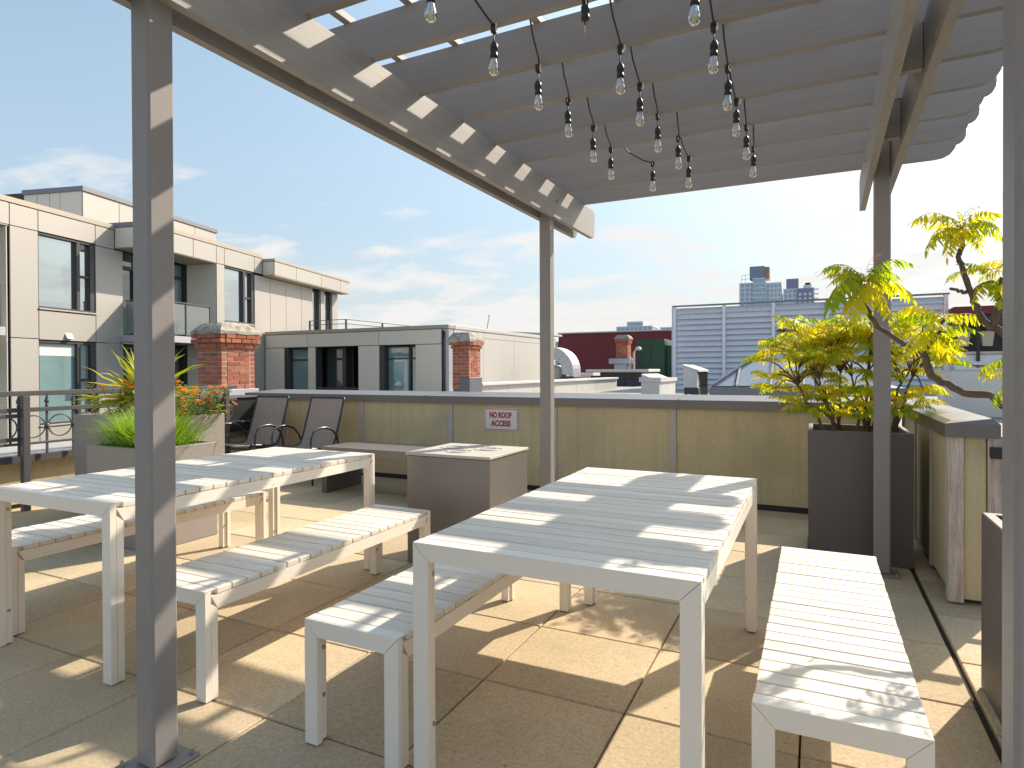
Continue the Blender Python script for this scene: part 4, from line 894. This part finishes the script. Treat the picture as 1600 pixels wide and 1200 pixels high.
# projecting balcony roof box and right wing
pan(2.44, 3.25, 5.05, 5.665, O2); pan(3.25, 4.36, 5.05, 5.665, O2); pan(4.36, 5.5, 5.05, 5.665, O2)
part('fascia_side', MB().cbox(.70, O2 - .042, 2.44, 2.48, 5.06, 5.66, .004), 'panel_shade', L); part('fascia_side', MB().cbox(.005, .69, 2.44, 2.48, 5.06, 5.66, .004), 'panel_shade', L)
part('fascia_fill', MB().box(.01, O2 - .045, 2.49, 5.5, 5.07, 5.66), 'gap', L)
part('soffit', MB().box(-.04, O2 - .02, 2.45, 5.49, 5.035, 5.058), 'soffit', L)
part('parapet_cap', MB().cbox(-.3, O2 + .02, 2.42, 2.72, 5.667, 5.82, .008), 'pcap2', L)
part('parapet_cap', MB().cbox(.7, O2 + .02, 2.722, 8.19, 5.667, 5.82, .008), 'pcap', L)
pan(5.5, 5.93, 5.05, 5.665, O2); pan(5.93, 7.67, 5.05, 5.665, O2); pan(7.67, 8.19, 5.05, 5.665, O2)
pan(5.5, 5.93, 2.2, 5.05, O2); pan(5.5, 5.93, -4, 2.2, O2)
part('column_side', MB().cbox(-.0, O2 - .042, 5.505, 5.545, -4, 5.03, .004), 'panel_shade', L)
window(5.93, 7.67, 3.05, 5.04, O2, 7.02, 4.03, 'glass_sky'); pan(5.93, 7.67, 2.2, 3.0, O2)
for a, b in ((7.67, 8.69), (8.69, 9.82), (9.82, 10.99), (10.99, 11.94), (12.66, 13.01), (13.74, 14.31)): pan(a, b, -1.5, 4.98, O2)
for a, b in ((11.94, 12.66), (13.01, 13.74)):
    w = part('window', MB().box(O2 - .22, O2 - .17, a, b, -1, 4.97), 'frame', L)
    part('pane', MB().box(O2 - .165, O2 - .155, a + .04, b - .14, -.9, 4.92), 'glass_sky', w); part('frame', MB().cbox(O2 - .16, O2 - .02, b - .13, b, -1, 4.97, .004), 'frame', w)
part('end_wall', MB().box(-10, O2 - .05, 14.292, 14.33, -5, 5.6), 'panel_shade', L)
OV = 1.72
for a, b in ((8.19, 9.75), (9.75, 11.8), (11.8, 13.6), (13.6, 14.5)): pan(a, b, 5.02, 5.55, OV)
part('fascia_side', MB().cbox(O2 + .005, OV - .042, 8.195, 8.235, 5.03, 5.54, .004), 'panel_shade', L)
part('fascia_side', MB().cbox(-3, OV - .042, 14.45, 14.49, 5.03, 5.54, .004), 'panel', L)
part('fascia_fill', MB().box(-3, OV - .045, 8.24, 14.445, 5.03, 5.54), 'gap', L)
part('soffit', MB().box(O2 + .002, OV - .01, 8.2, 14.48, 4.995, 5.022), 'soffit', L)
part('parapet_cap', MB().cbox(-.5, OV + .02, 8.18, 14.52, 5.555, 5.66, .008), 'pcap', L)
# recessed balcony
w = part('window', MB().box(-.25, -.2, 2.75, 5.5, 2.4, 5.03), 'frame', L)
for a, b, gm in ((2.80, 3.25, 'glass_dark'), (3.33, 4.20, 'glass_teal'), (4.28, 5.45, 'glass_teal')):
    part('pane', MB().box(-.195, -.185, a, b, 2.45, 4.48), gm, w)
    part('pane', MB().box(-.195, -.185, a, b, 4.60, 4.98), 'glass_teal' if a > 3 else gm, w)
part('header', MB().cbox(-.19, -.10, 2.75, 5.5, 4.48, 4.58, .004), 'frame', w)
for s_ in (2.75, 3.26, 4.21): part('mullion', MB().cbox(-.183, -.11, s_, s_ + .06, 2.4, 4.48, .004), 'frame', w)
bs = part('balcony', MB().cbox(-.03, 1.32, 2.62, 5.48, 2.19, 2.40, .01), 'slab', L)
for s_ in (2.78, 3.92, 5.08): part('rail_post', MB().cbox(1.20, 1.26, s_, s_ + .05, 2.402, 3.46, .004), 'rail', bs)
part('top_rail', MB().cbox(1.19, 1.27, 2.76, 5.15, 3.462, 3.50, .004), 'rail', bs)
for a, b in ((2.84, 3.90), (3.98, 5.06)): part('glass_panel', MB().box(1.222, 1.236, a, b, 2.46, 3.44), 'balglass', bs)
part('glass_panel', MB().box(.05, 1.18, 2.80, 2.814, 2.46, 3.44), 'balglass', bs); part('top_rail', MB().cbox(.03, 1.18, 2.785, 2.83, 3.462, 3.50, .004), 'rail', bs)
w = part('window', MB().box(-.25, -.2, 2.75, 5.5, -1, 2.15), 'frame', L)
for a, b in ((2.85, 3.6), (3.7, 4.5), (4.6, 5.4)): part('pane', MB().box(-.195, -.185, a, b, -.6, 2.05), 'glass_dark', w)
# penthouse set back on the roof
part('penthouse', MB().box(-8, -4.045, 5.19, 12.3, 5.6, 7.9), 'gap', L)
for a, b in ((5.15, 6.75), (6.75, 9.0), (9.0, 10.9), (10.9, 12.33)): pan(a, b, 5.6, 7.80, -4.0, 'panel')
for a, b in ((-5.0, -4.045), (-5.45, -5.0), (-6.0, -5.45), (-6.6, -6.0)): part('panel', MB().cbox(a + .01, b - .01, 5.15, 5.19, 5.66, 7.80, .004), 'panel_shade', L)
part('parapet_cap', MB().cbox(-6.65, -3.95, 5.10, 12.4, 7.802, 7.98, .008), 'pcap2', L)

# ---- low wing facing the terrace
B = thing('low_house', 'single storey grey panelled house with three tall windows behind the far wall', 'building', (-15.2, 18, -15))
YL = 17.95; XL0, XL1 = -19.45, -11.05
part('body', MB().box(XL0, XL1 - .06, YL + 1.2, 27.5, -15, 2.70), 'gap', B)
def bpan(x0, x1, z0, z1, m='panel_shade'): return part('panel', MB().cbox(x0 + .01, x1 - .01, YL, YL + .04, z0 + .01, z1 - .01, .004), m, B)
for a, b in ((XL0, -17.28), (-17.28, -13.94), (-13.94, -11.32)): bpan(a, b, 2.17, 2.68)
for a, b in ((XL0, -18.46), (-17.25, -16.88), (-14.86, -13.92), (-12.38, -11.32)): bpan(a, b, -2, 2.17)
for a, b in ((XL0, -18.46), (-17.25, -16.88), (-14.86, -13.92), (-12.38, -11.3)): part('backing', MB().box(a, b, YL + .05, YL + .36, -2, 2.7), 'gap', B)
part('lintel', MB().box(XL0, -11.3, YL + .05, YL + .36, 2.16, 2.7), 'gap', B)
part('parapet_cap', MB().cbox(XL0, XL1 + .02, YL - .03, YL + .40, 2.685, 2.81, .008), 'pcap', B)
part('parapet_cap', MB().cbox(XL1 - .38, XL1 + .03, YL + .402, 27.5, 2.685, 2.81, .008), 'offwhite', B)
part('roof', MB().box(XL0, XL1 - .38, YL + .402, 27.5, 2.702, 2.74), 'roof', B)
def bwin(x0, x1, z1, mull, tr_z, gm, jamb=.2):
    w = part('window', MB().box(x0, x1, YL + .26, YL + .30, -1, z1), 'frame', B)
    part('jamb', MB().cbox(x0, x0 + jamb, YL + .03, YL + .255, -1, z1, .004), 'frame', w)
    x0 += jamb
    edges = [x0] + ([mull, mull + .09] if mull else []) + [x1]
    xs = [(x0, mull), (mull + .09, x1)] if mull else [(x0, x1)]
    for a, b in xs:
        part('pane', MB().box(a + .03, b - .01, YL + .235, YL + .245, -.95, tr_z - .03), gm, w); part('pane', MB().box(a + .03, b - .01, YL + .235, YL + .245, tr_z + .03, z1 - .05), gm, w)
        part('transom', MB().cbox(a, b, YL + .19, YL + .25, tr_z - .03, tr_z + .03, .003), 'frame', w)
    if mull: part('mullion', MB().cbox(mull, mull + .09, YL + .17, YL + .25, -1, z1, .003), 'frame', w)
    part('head', MB().cbox(x0, x1, YL + .17, YL + .25, z1 - .05, z1, .003), 'frame', w)
    return w
bwin(-18.46, -17.25, 2.14, None, 1.70, 'glass_teal')
w = bwin(-13.92, -12.38, 2.14, -12.78, 1.70, 'glass_teal')
part('lamp_shade', MB().lathe([(.16, 0), (.20, .05), (.10, .16), (.02, .19)], (-13.2, YL + .20, .72), 12), 'blind', w, True)
part('curtain', MB().box(-13.02, -12.86, YL + .226, YL + .232, -.9, 1.65), 'blind', w)
rc = part('recess', MB().box(-16.88, -14.86, YL + 1.05, YL + 1.1, -2, 2.16), 'frame', B)
part('pane', MB().box(-16.62, -15.9, YL + .60, YL + .61, -1, 1.68), 'glass_dark', rc); part('pane', MB().box(-16.62, -15.9, YL + .60, YL + .61, 1.76, 2.1), 'glass_dark', rc)
part('door_frame', MB().cbox(-16.88, -15.6, YL + .62, YL + .70, -1, 2.15, .004), 'frame', rc)
part('jamb', MB().cbox(-15.85, -15.68, YL + .3, YL + .61, -1, 2.15, .004), 'frame', rc)
for k in range(22):
    part('brick', MB().box(-15.56 + .16 * (k % 2), -15.06 + .1 * (k % 2), YL + .98, YL + 1.04, .45 + .072 * k, .512 + .072 * k), 'brick', rc)
part('handrail', MB().cbox(-16.85, -14.9, YL + .05, YL + .09, .62, .66, .004), 'rail', rc)
part('corner_post', MB().cbox(-11.30, -11.06, YL + .04, YL + .35, -2, 2.68, .006), 'galv', B)
part('drain_pipe', MB().tube([(-11.24, YL + .0, -2), (-11.24, YL + .0, 2.6)], .04, 8), 'black', B, True)
for a, b in ((YL + .36, 20.4), (20.4, 23.0), (23.0, 25.6), (25.6, 27.5)):
    part('side_panel', MB().cbox(XL1 - .04, XL1, a + .004, b - .004, -2, 2.44, .003), 'offwhite', B); part('side_panel', MB().cbox(XL1 - .04, XL1 + .004, a + .004, b - .004, 2.452, 2.68, .003), 'offwhite', B)
rl = thing('roof_railing', 'thin grey metal railing on the roof of the low grey house', 'railing', (-16.5, 18.6, 2.74))
for z in (3.20, 3.04): part('rail', MB().cbox(-17.6, -15.78, YL + .45, YL + .48, z - .012, z + .012, .003), 'rail', rl); part('rail', MB().cbox(-15.81, -15.78, YL + .482, 26.5, z - .012, z + .012, .003), 'rail', rl)
for (x, y) in ((-17.58, YL + .465), (-16.7, YL + .465), (-15.8, YL + .465), (-15.8, 20.6), (-15.8, 23), (-15.8, 26)): part('post', MB().cbox(x - .03, x + .03, y - .03, y + .03, 2.74, 3.21, .003), 'rail', rl)
part('brace', MB().tube([(-17.58, YL + .47, 3.2), (-18.0, YL + .9, 2.74)], .012, 6), 'rail', rl)
an = thing('roof_antenna', 'thin pale antenna rod on the off-white roof edge behind the narrow chimney', 'antenna', (-11.05, 20.75, 2.81)); part('rod', MB().tube([(-11.06, 20.7, 2.81), (-11.0, 20.78, 3.33)], .02, 6), 'offwhite', an); part('tip', MB().lathe([(.03, 0), (.035, .03), (.01, .06)], (-11.0, 20.78, 3.32), 8), 'galv', an)

# ---- things on the neighbouring roof
def rthing(nm, label, cat, x, y, z=.5, group=None): return thing(nm, label, cat, (x, y, z), group=group)
kb = rthing('roof_kerb', 'low pale metal roof kerb running back from the narrow chimney', 'kerb', -7, 18)
yy = [12.56, 14.0, 15.6, 17.2, 19.0, 21.0, 23.5]
for a, b in zip(yy[:-1], yy[1:]): part('panel', MB().cbox(-7.15, -6.90, a + .006, b - .006, .40, .92, .005), 'offwhite', kb)
part('capping', MB().cbox(-7.25, -6.83, 12.56, 23.5, .922, .985, .006), 'vent', kb)
dk = rthing('duct_elbow', 'large curved galvanised duct elbow behind the far left post', 'duct', -9.6, 24)
mb = MB(); n = 12; prof = []
for i in range(n + 1):
    a = R(100 - 112 * i / n); prof.append((a,))
vs = []
for (a,) in prof:
    for rr_, yy_ in ((.52, 23.6), (1.0, 23.6), (1.0, 24.5), (.52, 24.5)): vs.append((-9.72 + rr_ * math.cos(a), yy_, 1.22 + rr_ * math.sin(a)))
mb.add(vs, [(4 * i + k, 4 * i + (k + 1) % 4, 4 * i + 4 + (k + 1) % 4, 4 * i + 4 + k) for i in range(n) for k in range(4)] + [(3, 2, 1, 0), (4 * n, 4 * n + 1, 4 * n + 2, 4 * n + 3)])
part('elbow', mb, 'galv', dk)
for i in range(1, n, 2):
    a = prof[i][0]; part('seam', MB().bar((-9.72 + .53 * math.cos(a), 23.585, 1.22 + .53 * math.sin(a)), (-9.72 + 1.01 * math.cos(a), 23.585, 1.22 + 1.01 * math.sin(a)), .03, .03), 'vent', dk)
part('base', MB().cbox(-9.25, -8.68, 23.55, 24.55, .5, 1.02, .01), 'darkclad', dk); part('inner_drum', MB().tube([(-9.75, 23.8, 1.0), (-9.75, 24.6, 1.0)], .48, 20), 'offwhite', dk, True)
wb = rthing('roof_box', 'small off-white parapet block beside the duct elbow', 'box', -9.5, 26); part('body', MB().cbox(-9.95, -8.9, 25.5, 26.3, .5, 1.02, .01), 'offwhite', wb); part('lid', MB().cbox(-10.0, -8.5, 25.45, 26.4, 1.022, 1.15, .01), 'lid', wb)
wr = rthing('rooftop_hut', 'off-white rooftop hut with a shallow pitched roof beside the red wall', 'hut', -15, 38); part('wall', MB().cbox(-18.4, -15.9, 37, 39, .5, 3.5, .01), 'offwhite', wr); part('roof', MB().prism([(-18.8, 3.50), (-15.3, 3.50), (-15.3, 3.62), (-18.8, 3.85)], 1, 36.7, 39.3), 'vent', wr)
sk = rthing('roof_hatch', 'long black sided roof hatch with a flat pale lid', 'roof hatch', -8.7, 29.8); part('upper_side', MB().cbox(-10.1, -7.3, 29.0, 31, .83, 1.16, .01), 'black', sk); 
for a, b in ((-10.12, -9.5), (-9.5, -8.1), (-8.1, -7.28)): part('lower_panel', MB().cbox(a + .01, b - .01, 28.97, 31.03, .5, .828, .01), 'darkclad', sk)
part('lid', MB().cbox(-10.0, -6.95, 28.8, 31.2, 1.162, 1.30, .02), 'lid', sk)
vb = rthing('vent_box', 'cream sheet metal vent box with a sloping lid just beyond the far wall', 'vent', -3.6, 15.9, group='roof vents')
part('body', MB().prism([(15.0, .5), (16.87, .5), (16.87, .98), (15.0, .98)], 0, -3.8, -3.36), 'vent', vb); part('lid', MB().prism([(14.95, .982), (16.92, .982), (16.92, 1.07), (14.95, 1.09)], 0, -3.84, -3.32), 'lid', vb)
part('front_slope', MB().prism([(-3.80, .99), (-3.36, .99), (-3.36, 1.0), (-3.80, 1.17)], 1, 15.02, 16.8), 'vent', vb)
mv = rthing('vent_box', 'cream vent box with a wire mesh side on a dark base, left of the skylight', 'vent', -2.5, 14.6, group='roof vents')
part('base', MB().cbox(-2.60, -2.30, 14.0, 15.3, .5, .88, .01), 'darkclad', mv); part('body', MB().prism([(-2.61, .882), (-2.32, .882), (-2.32, 1.235), (-2.61, 1.34)], 1, 13.99, 15.3), 'vent', mv)
part('lid', MB().prism([(-2.63, 1.345), (-2.28, 1.225), (-2.28, 1.265), (-2.63, 1.385)], 1, 13.96, 15.33), 'lid', mv)
ms = MB()
for k in range(15):
    y = 14.02 + k * .09
    ms.bar((-2.305, y, .62), (-2.305, min(y + .5, 15.3), 1.22), .012, .012); ms.bar((-2.300, y, 1.22), (-2.300, min(y + .5, 15.3), .62), .012, .012)
part('mesh', ms, 'black', mv, kind='stuff')
kk = rthing('skylight', 'grey ridge skylight with frosted panes on a dark kerb beyond the wall', 'skylight', -.3, 13.5)
part('kerb', MB().cbox(-1.92, 1.45, 13.0, 15.4, .5, .93, .02), 'pcap2', kk)
zt, yt = 1.66, 14.2
def sl(x, z): t = (z - .94) / (zt - .94); return (x, 13.02 + (yt - 13.02) * t, z)
hips = [(-1.84, .94), (-.98, zt)]
xs_ = [-1.40, -.78, -.2, .40, 1.0]
part('end_pane', MB().add([sl(-1.82, .945), sl(-1.45, .945), sl(-1.45, 1.27), (-1.82, 15.38, .945), sl(-.98, 1.66)], [(0, 1, 2), (0, 2, 4, 3)]), 'skyglass', kk)
for a, b in zip(xs_[:-1], xs_[1:]):
    zl = min(zt - .02, .95 + (a + 1.82) * .85)
    zr = min(zt - .02, .95 + (b + 1.82) * .85)
    part('pane', MB().add([sl(a + .03, .95), sl(b - .03, .95), sl(b - .03, zr), sl(a + .03, zl)], [(0, 1, 2, 3)]), 'skyglass', kk)
    part('bar', MB().bar(sl(a, .95), sl(a, zl + .01), .045, .05), 'vent', kk)
part('back_slope', MB().add([(-.98, yt, zt), (1.2, yt, zt), (1.4, 15.38, .94), (-1.82, 15.38, .94)], [(0, 1, 2, 3)]), 'skyglass', kk)
part('right_slope', MB().add([sl(1.0, .95), (1.4, 15.38, .94), (1.2, yt, zt), sl(1.0, zt - .02)], [(0, 1, 2, 3)]), 'skyglass', kk)
part('hip', MB().bar(sl(-1.85, .945), sl(-.98, zt), .07, .07), 'pcap2', kk); part('ridge', MB().bar((-1.0, yt, zt), (1.2, yt, zt), .08, .08), 'pcap2', kk)
dv = rthing('dome_vent', 'galvanised mushroom dome vent standing behind the skylight', 'vent', -.64, 18.3, group='roof vents')
part('dome', MB().lathe([(.32, 0), (.30, .09), (.25, .19), (.17, .25), (.06, .275), (.005, .28)], (-.64, 18.3, 2.33), 20), 'galv', dv, True); part('skirt', MB().lathe([(.33, -.05), (.34, 0), (.33, .004)], (-.64, 18.3, 2.326), 20), 'darkclad', dv, True); part('stack', MB().lathe([(.2, 0), (.2, 1.78)], (-.64, 18.3, .5), 16), 'galv', dv, True)
# louvred plant screen
lv = rthing('louvre_screen', 'tall galvanised louvred screen around roof plant beyond the wall', 'louvre screen', -.6, 24.6)
LXs = [-4.90, -3.08, -1.38, .35, 2.05, 3.80]
for x in LXs: part('post', MB().cbox(x - .06, x + .06, 24.44, 24.62, .5, 3.68, .01), 'louvre', lv)
lsm = {}
for a, b in zip(LXs[:-1], LXs[1:]):
    key = round(b - a, 2); me = lsm.get(key)
    if me is None:
        w_ = (b - a) / 2 - .065; me = smesh('slat', MB().prism([(-.02, -.105), (.0, -.115), (.115, .085), (.10, .105)], 0, -w_, w_), 'louvre'); lsm[key] = me
    for k in range(15): inst('slat', me, lv, ((a + b) / 2, 24.5, .62 + .207 * k))
part('backing', MB().box(-4.8, 3.8, 24.66, 24.7, .5, 3.6), 'darkclad', lv)
part('top_rail', MB().cbox(-4.98, 3.90, 24.42, 24.66, 3.682, 3.73, .008), 'pcap2', lv)
part('side_panel', MB().cbox(-5.0, -4.97, 24.45, 29, .5, 3.68, .005), 'louvre', lv)
# red warehouse, green unit, small chimney
rd = thing('red_warehouse', 'long windowless oxblood red painted brick building in the distance', 'building', (-12, 50, -15)); part('wall', MB().box(-19.0, 2, 48, 60, -15, 4.22), 'redwall', rd); part('coping', MB().cbox(-19.05, 2, 47.9, 60, 4.222, 4.32, .01), 'lid', rd)
part('lean_to', MB().box(-20.8, -19.05, 48, 52, -15, 3.6), 'offwhite', rd)
gn = rthing('green_unit', 'dark green metal plant unit in front of the red building', 'plant unit', -9.3, 41); part('body', MB().cbox(-10.38, -8.65, 40, 42, .5, 3.2, .02), 'green', gn); part('side_box', MB().cbox(-8.64, -6.5, 40.5, 42, .5, 2.9, .02), 'green', gn); part('label_plate', MB().cbox(-8.6, -8.15, 40.38, 40.44, 2.82, 3.12, .01), 'lid', gn); part('rib', MB().cbox(-9.55, -9.5, 39.96, 39.999, .5, 3.2, .01), 'green', gn)
c3 = rthing('brick_chimney', 'little brick chimney on a grey base in front of the red building', 'chimney', -10.3, 36.4, group='brick chimneys')
bricks(c3, -10.62, -9.9, 36.0, 36.7, 1.95, 9, rh=.125, bl=.28, bw=.12, corbel={7: .05, 8: .07}); cap_frustum(c3, -10.7, -9.8, 35.9, 36.8, 3.08, 3.32, .16)
part('base', MB().cbox(-11.0, -9.72, 35.8, 36.9, 1.62, 1.94, .02), 'galv', c3); part('stem', MB().cbox(-10.7, -10.0, 35.9, 36.8, .5, 1.618, .02), 'galv', c3)
pp = rthing('vent_pipe', 'bent pale vent pipe beside the little brick chimney', 'pipe', -9.5, 36.3); part('pipe', MB().tube([(-9.62, 36.3, .5), (-9.62, 36.3, 2.3), (-9.45, 36.3, 2.55), (-9.3, 36.3, 2.5)], .07, 8), 'vent', pp, True); part('cowl', MB().lathe([(.2, 0), (.19, .12), (.08, .2)], (-9.36, 36.3, 2.42), 10), 'vent', pp, True)
tk = rthing('vent_drum', 'short pale round topped vent drum beside the green unit', 'vent', -10.7, 40.8, group='roof vents'); part('drum', MB().lathe([(.3, 0), (.3, 1.6), (.22, 1.8), (.05, 1.86)], (-10.9, 39.4, .5), 14), 'vent', tk, True)
# far buildings
def tower(label, x0, x1, y0, y1, z1, floors, fh, bays, glassm, wallm, crown=None, group=None):
    t = thing('tower_block', label, 'tower', ((x0 + x1) / 2, (y0 + y1) / 2, -15), group='distant towers')
    part('core', MB().box(x0 + .4, x1 - .4, y0 + .4, y1 - .4, -15, z1), glassm, t)
    for f in range(floors):
        z = z1 - f * fh; part('floor_band', MB().box(x0, x1, y0, y1, z - .75, z), wallm, t)
    for k in range(bays + 1):
        x = x0 + (x1 - x0) * k / bays; part('pier', MB().box(x - .35, x + .35, y0 - .2, y0 + .3, z1 - floors * fh, z1), wallm, t)
    return t
t1 = tower('taller pale blue glass tower with a terracotta sided block on top, above the louvred screen', -46.4, -30, 450, 470, 59.5, 11, 3.1, 5, 'towerglass', 'towerwall')
part('glass_front', MB().box(-38.2, -30.5, 449, 465, -15, 62.0), 'towerglass', t1)
for k in range(9): part('floor_band', MB().box(-38.3, -30.4, 448.9, 449.2, 61.6 - 3.2 * k, 62.2 - 3.2 * k), 'towerwall', t1)
part('side_wing', MB().box(-30.4, -20.5, 452, 475, -15, 59.0), 'towerwall', t1)
for k in range(9):
    for j in range(4): part('window', MB().box(-29.4 + 2.3 * j, -27.9 + 2.3 * j, 451.8, 452.1, 55.8 - 3.1 * k, 57.8 - 3.1 * k), 'towerglass', t1)
part('crown', MB().box(-40.3, -31.0, 452, 462, 62, 70.5), 'towerdark', t1); part('crown_side', MB().box(-30.98, -28.0, 452.5, 464, 61.8, 69.8), 'towerbrick', t1)
part('roof_frame', MB().bar((-45.6, 452, 64.5), (-40.5, 452, 65.2), .3, .3).bar((-45.5, 452, 59.5), (-45.5, 452, 64.6), .3, .3).bar((-43, 452, 59.5), (-43, 452, 64.8), .3, .3).bar((-45.5, 452, 62.0), (-40.4, 452, 62.4), .3, .3), 'towerwall', t1)
t2 = tower('shorter dark blue tower with stepped balconies, right of the taller tower', -19.3, -1.2, 455, 475, 54.6, 10, 3.0, 7, 'towerglass', 'towerwall')
part('dark_front', MB().box(-11.6, -1.6, 454.2, 456, -15, 54.2), 'towerdark', t2)
for k in range(6):
    for j in range(3): part('window', MB().box(-10.2 + 3 * j, -8.6 + 3 * j, 454.0, 454.19, 49.6 - 3 * k, 51.2 - 3 * k), 'towerwall', t2)
part('crown', MB().box(-17.8, -10.4, 456, 466, 54.6, 61.2), 'towerdark', t2); part('roof_hut', MB().box(-7.5, -2.5, 456, 464, 54.6, 56.6), 'towerwall', t2); part('roof_hut_top', MB().box(-6.5, -3.2, 456, 463, 57.0, 58.0), 'black', t2)
for k in range(8): part('balcony', MB().box(-1.2, 1.6, 455, 460, 53.2 - 3 * k, 53.8 - 3 * k), 'towerwall', t2)
t3 = tower('far pale apartment block with stepped roof just above the red building', -132, -106, 450, 470, 33.0, 4, 3.0, 8, 'towerglass', 'towerwall'); part('step', MB().box(-125, -113, 452, 468, 33, 36.5), 'towerwall', t3); part('step_window', MB().box(-124, -114, 451.9, 452.1, 34, 35.6), 'towerglass', t3)
t4 = tower('far low pale apartment block at the left edge of the louvred screen', -102, -78, 460, 470, 32.2, 3, 3.0, 7, 'towerglass', 'towerwall'); part('step', MB().box(-93, -80, 462, 468, 32.2, 34.4), 'towerwall', t4)
# right: dark arcade, plinth, rooftop units
ga = rthing('arcade_building', 'dark building with pale arched brackets under a red roof edge behind the sumac', 'building', 6, 26)
part('plinth', MB().cbox(3.95, 12, 24.0, 30, .5, 1.72, .02), 'louvre', ga)
part('ledge', MB().cbox(3.9, 12, 23.9, 30, 1.722, 1.80, .01), 'cream', ga)
part('back_wall', MB().box(3.95, 12, 24.6, 30, 1.8, 3.0), 'black', ga); part('roof_edge', MB().cbox(3.9, 12, 23.9, 30, 2.95, 3.22, .02), 'redwall', ga); part('beam', MB().cbox(3.9, 12, 24.0, 24.5, 2.62, 2.94, .02), 'darkclad', ga)
for k in range(8):
    x = 4.25 + .62 * k; part('bracket', MB().prism([(x - .17, 2.45), (x + .17, 2.45), (x + .12, 1.98), (x - .12, 1.98)], 1, 24.3, 24.55), 'cream', ga)
for k in range(5): part('post', MB().cbox(4.5 + 1.55 * k, 4.58 + 1.55 * k, 23.85, 23.95, 1.3, 2.95, .01), 'black', ga)
hv = rthing('rooftop_unit', 'pale boxy air handling unit beyond the return wall', 'air unit', 2.6, 12.5, group='rooftop units'); part('body', MB().cbox(1.95, 3.1, 12.0, 13.4, .5, 1.25, .02), 'vent', hv); part('lid', MB().prism([(1.85, 1.36), (3.15, 1.26), (3.15, 1.30), (1.85, 1.42)], 1, 11.95, 13.45), 'lid', hv)
hv2 = rthing('rooftop_unit', 'blue grey ribbed air unit at the right edge beyond the return wall', 'air unit', 3.5, 9.6, group='rooftop units'); part('body', MB().cbox(2.75, 4.2, 9.3, 10.4, .5, 1.16, .02), 'galv', hv2); part('lid', MB().cbox(2.7, 4.25, 9.25, 10.45, 1.162, 1.20, .01), 'lid', hv2)
for k in range(3): part('hood', MB().prism([(9.0, .5), (9.29, .5), (9.29, .95), (9.2, .95)], 0, 2.62 + .45 * k, 2.95 + .45 * k), 'galv', hv2)
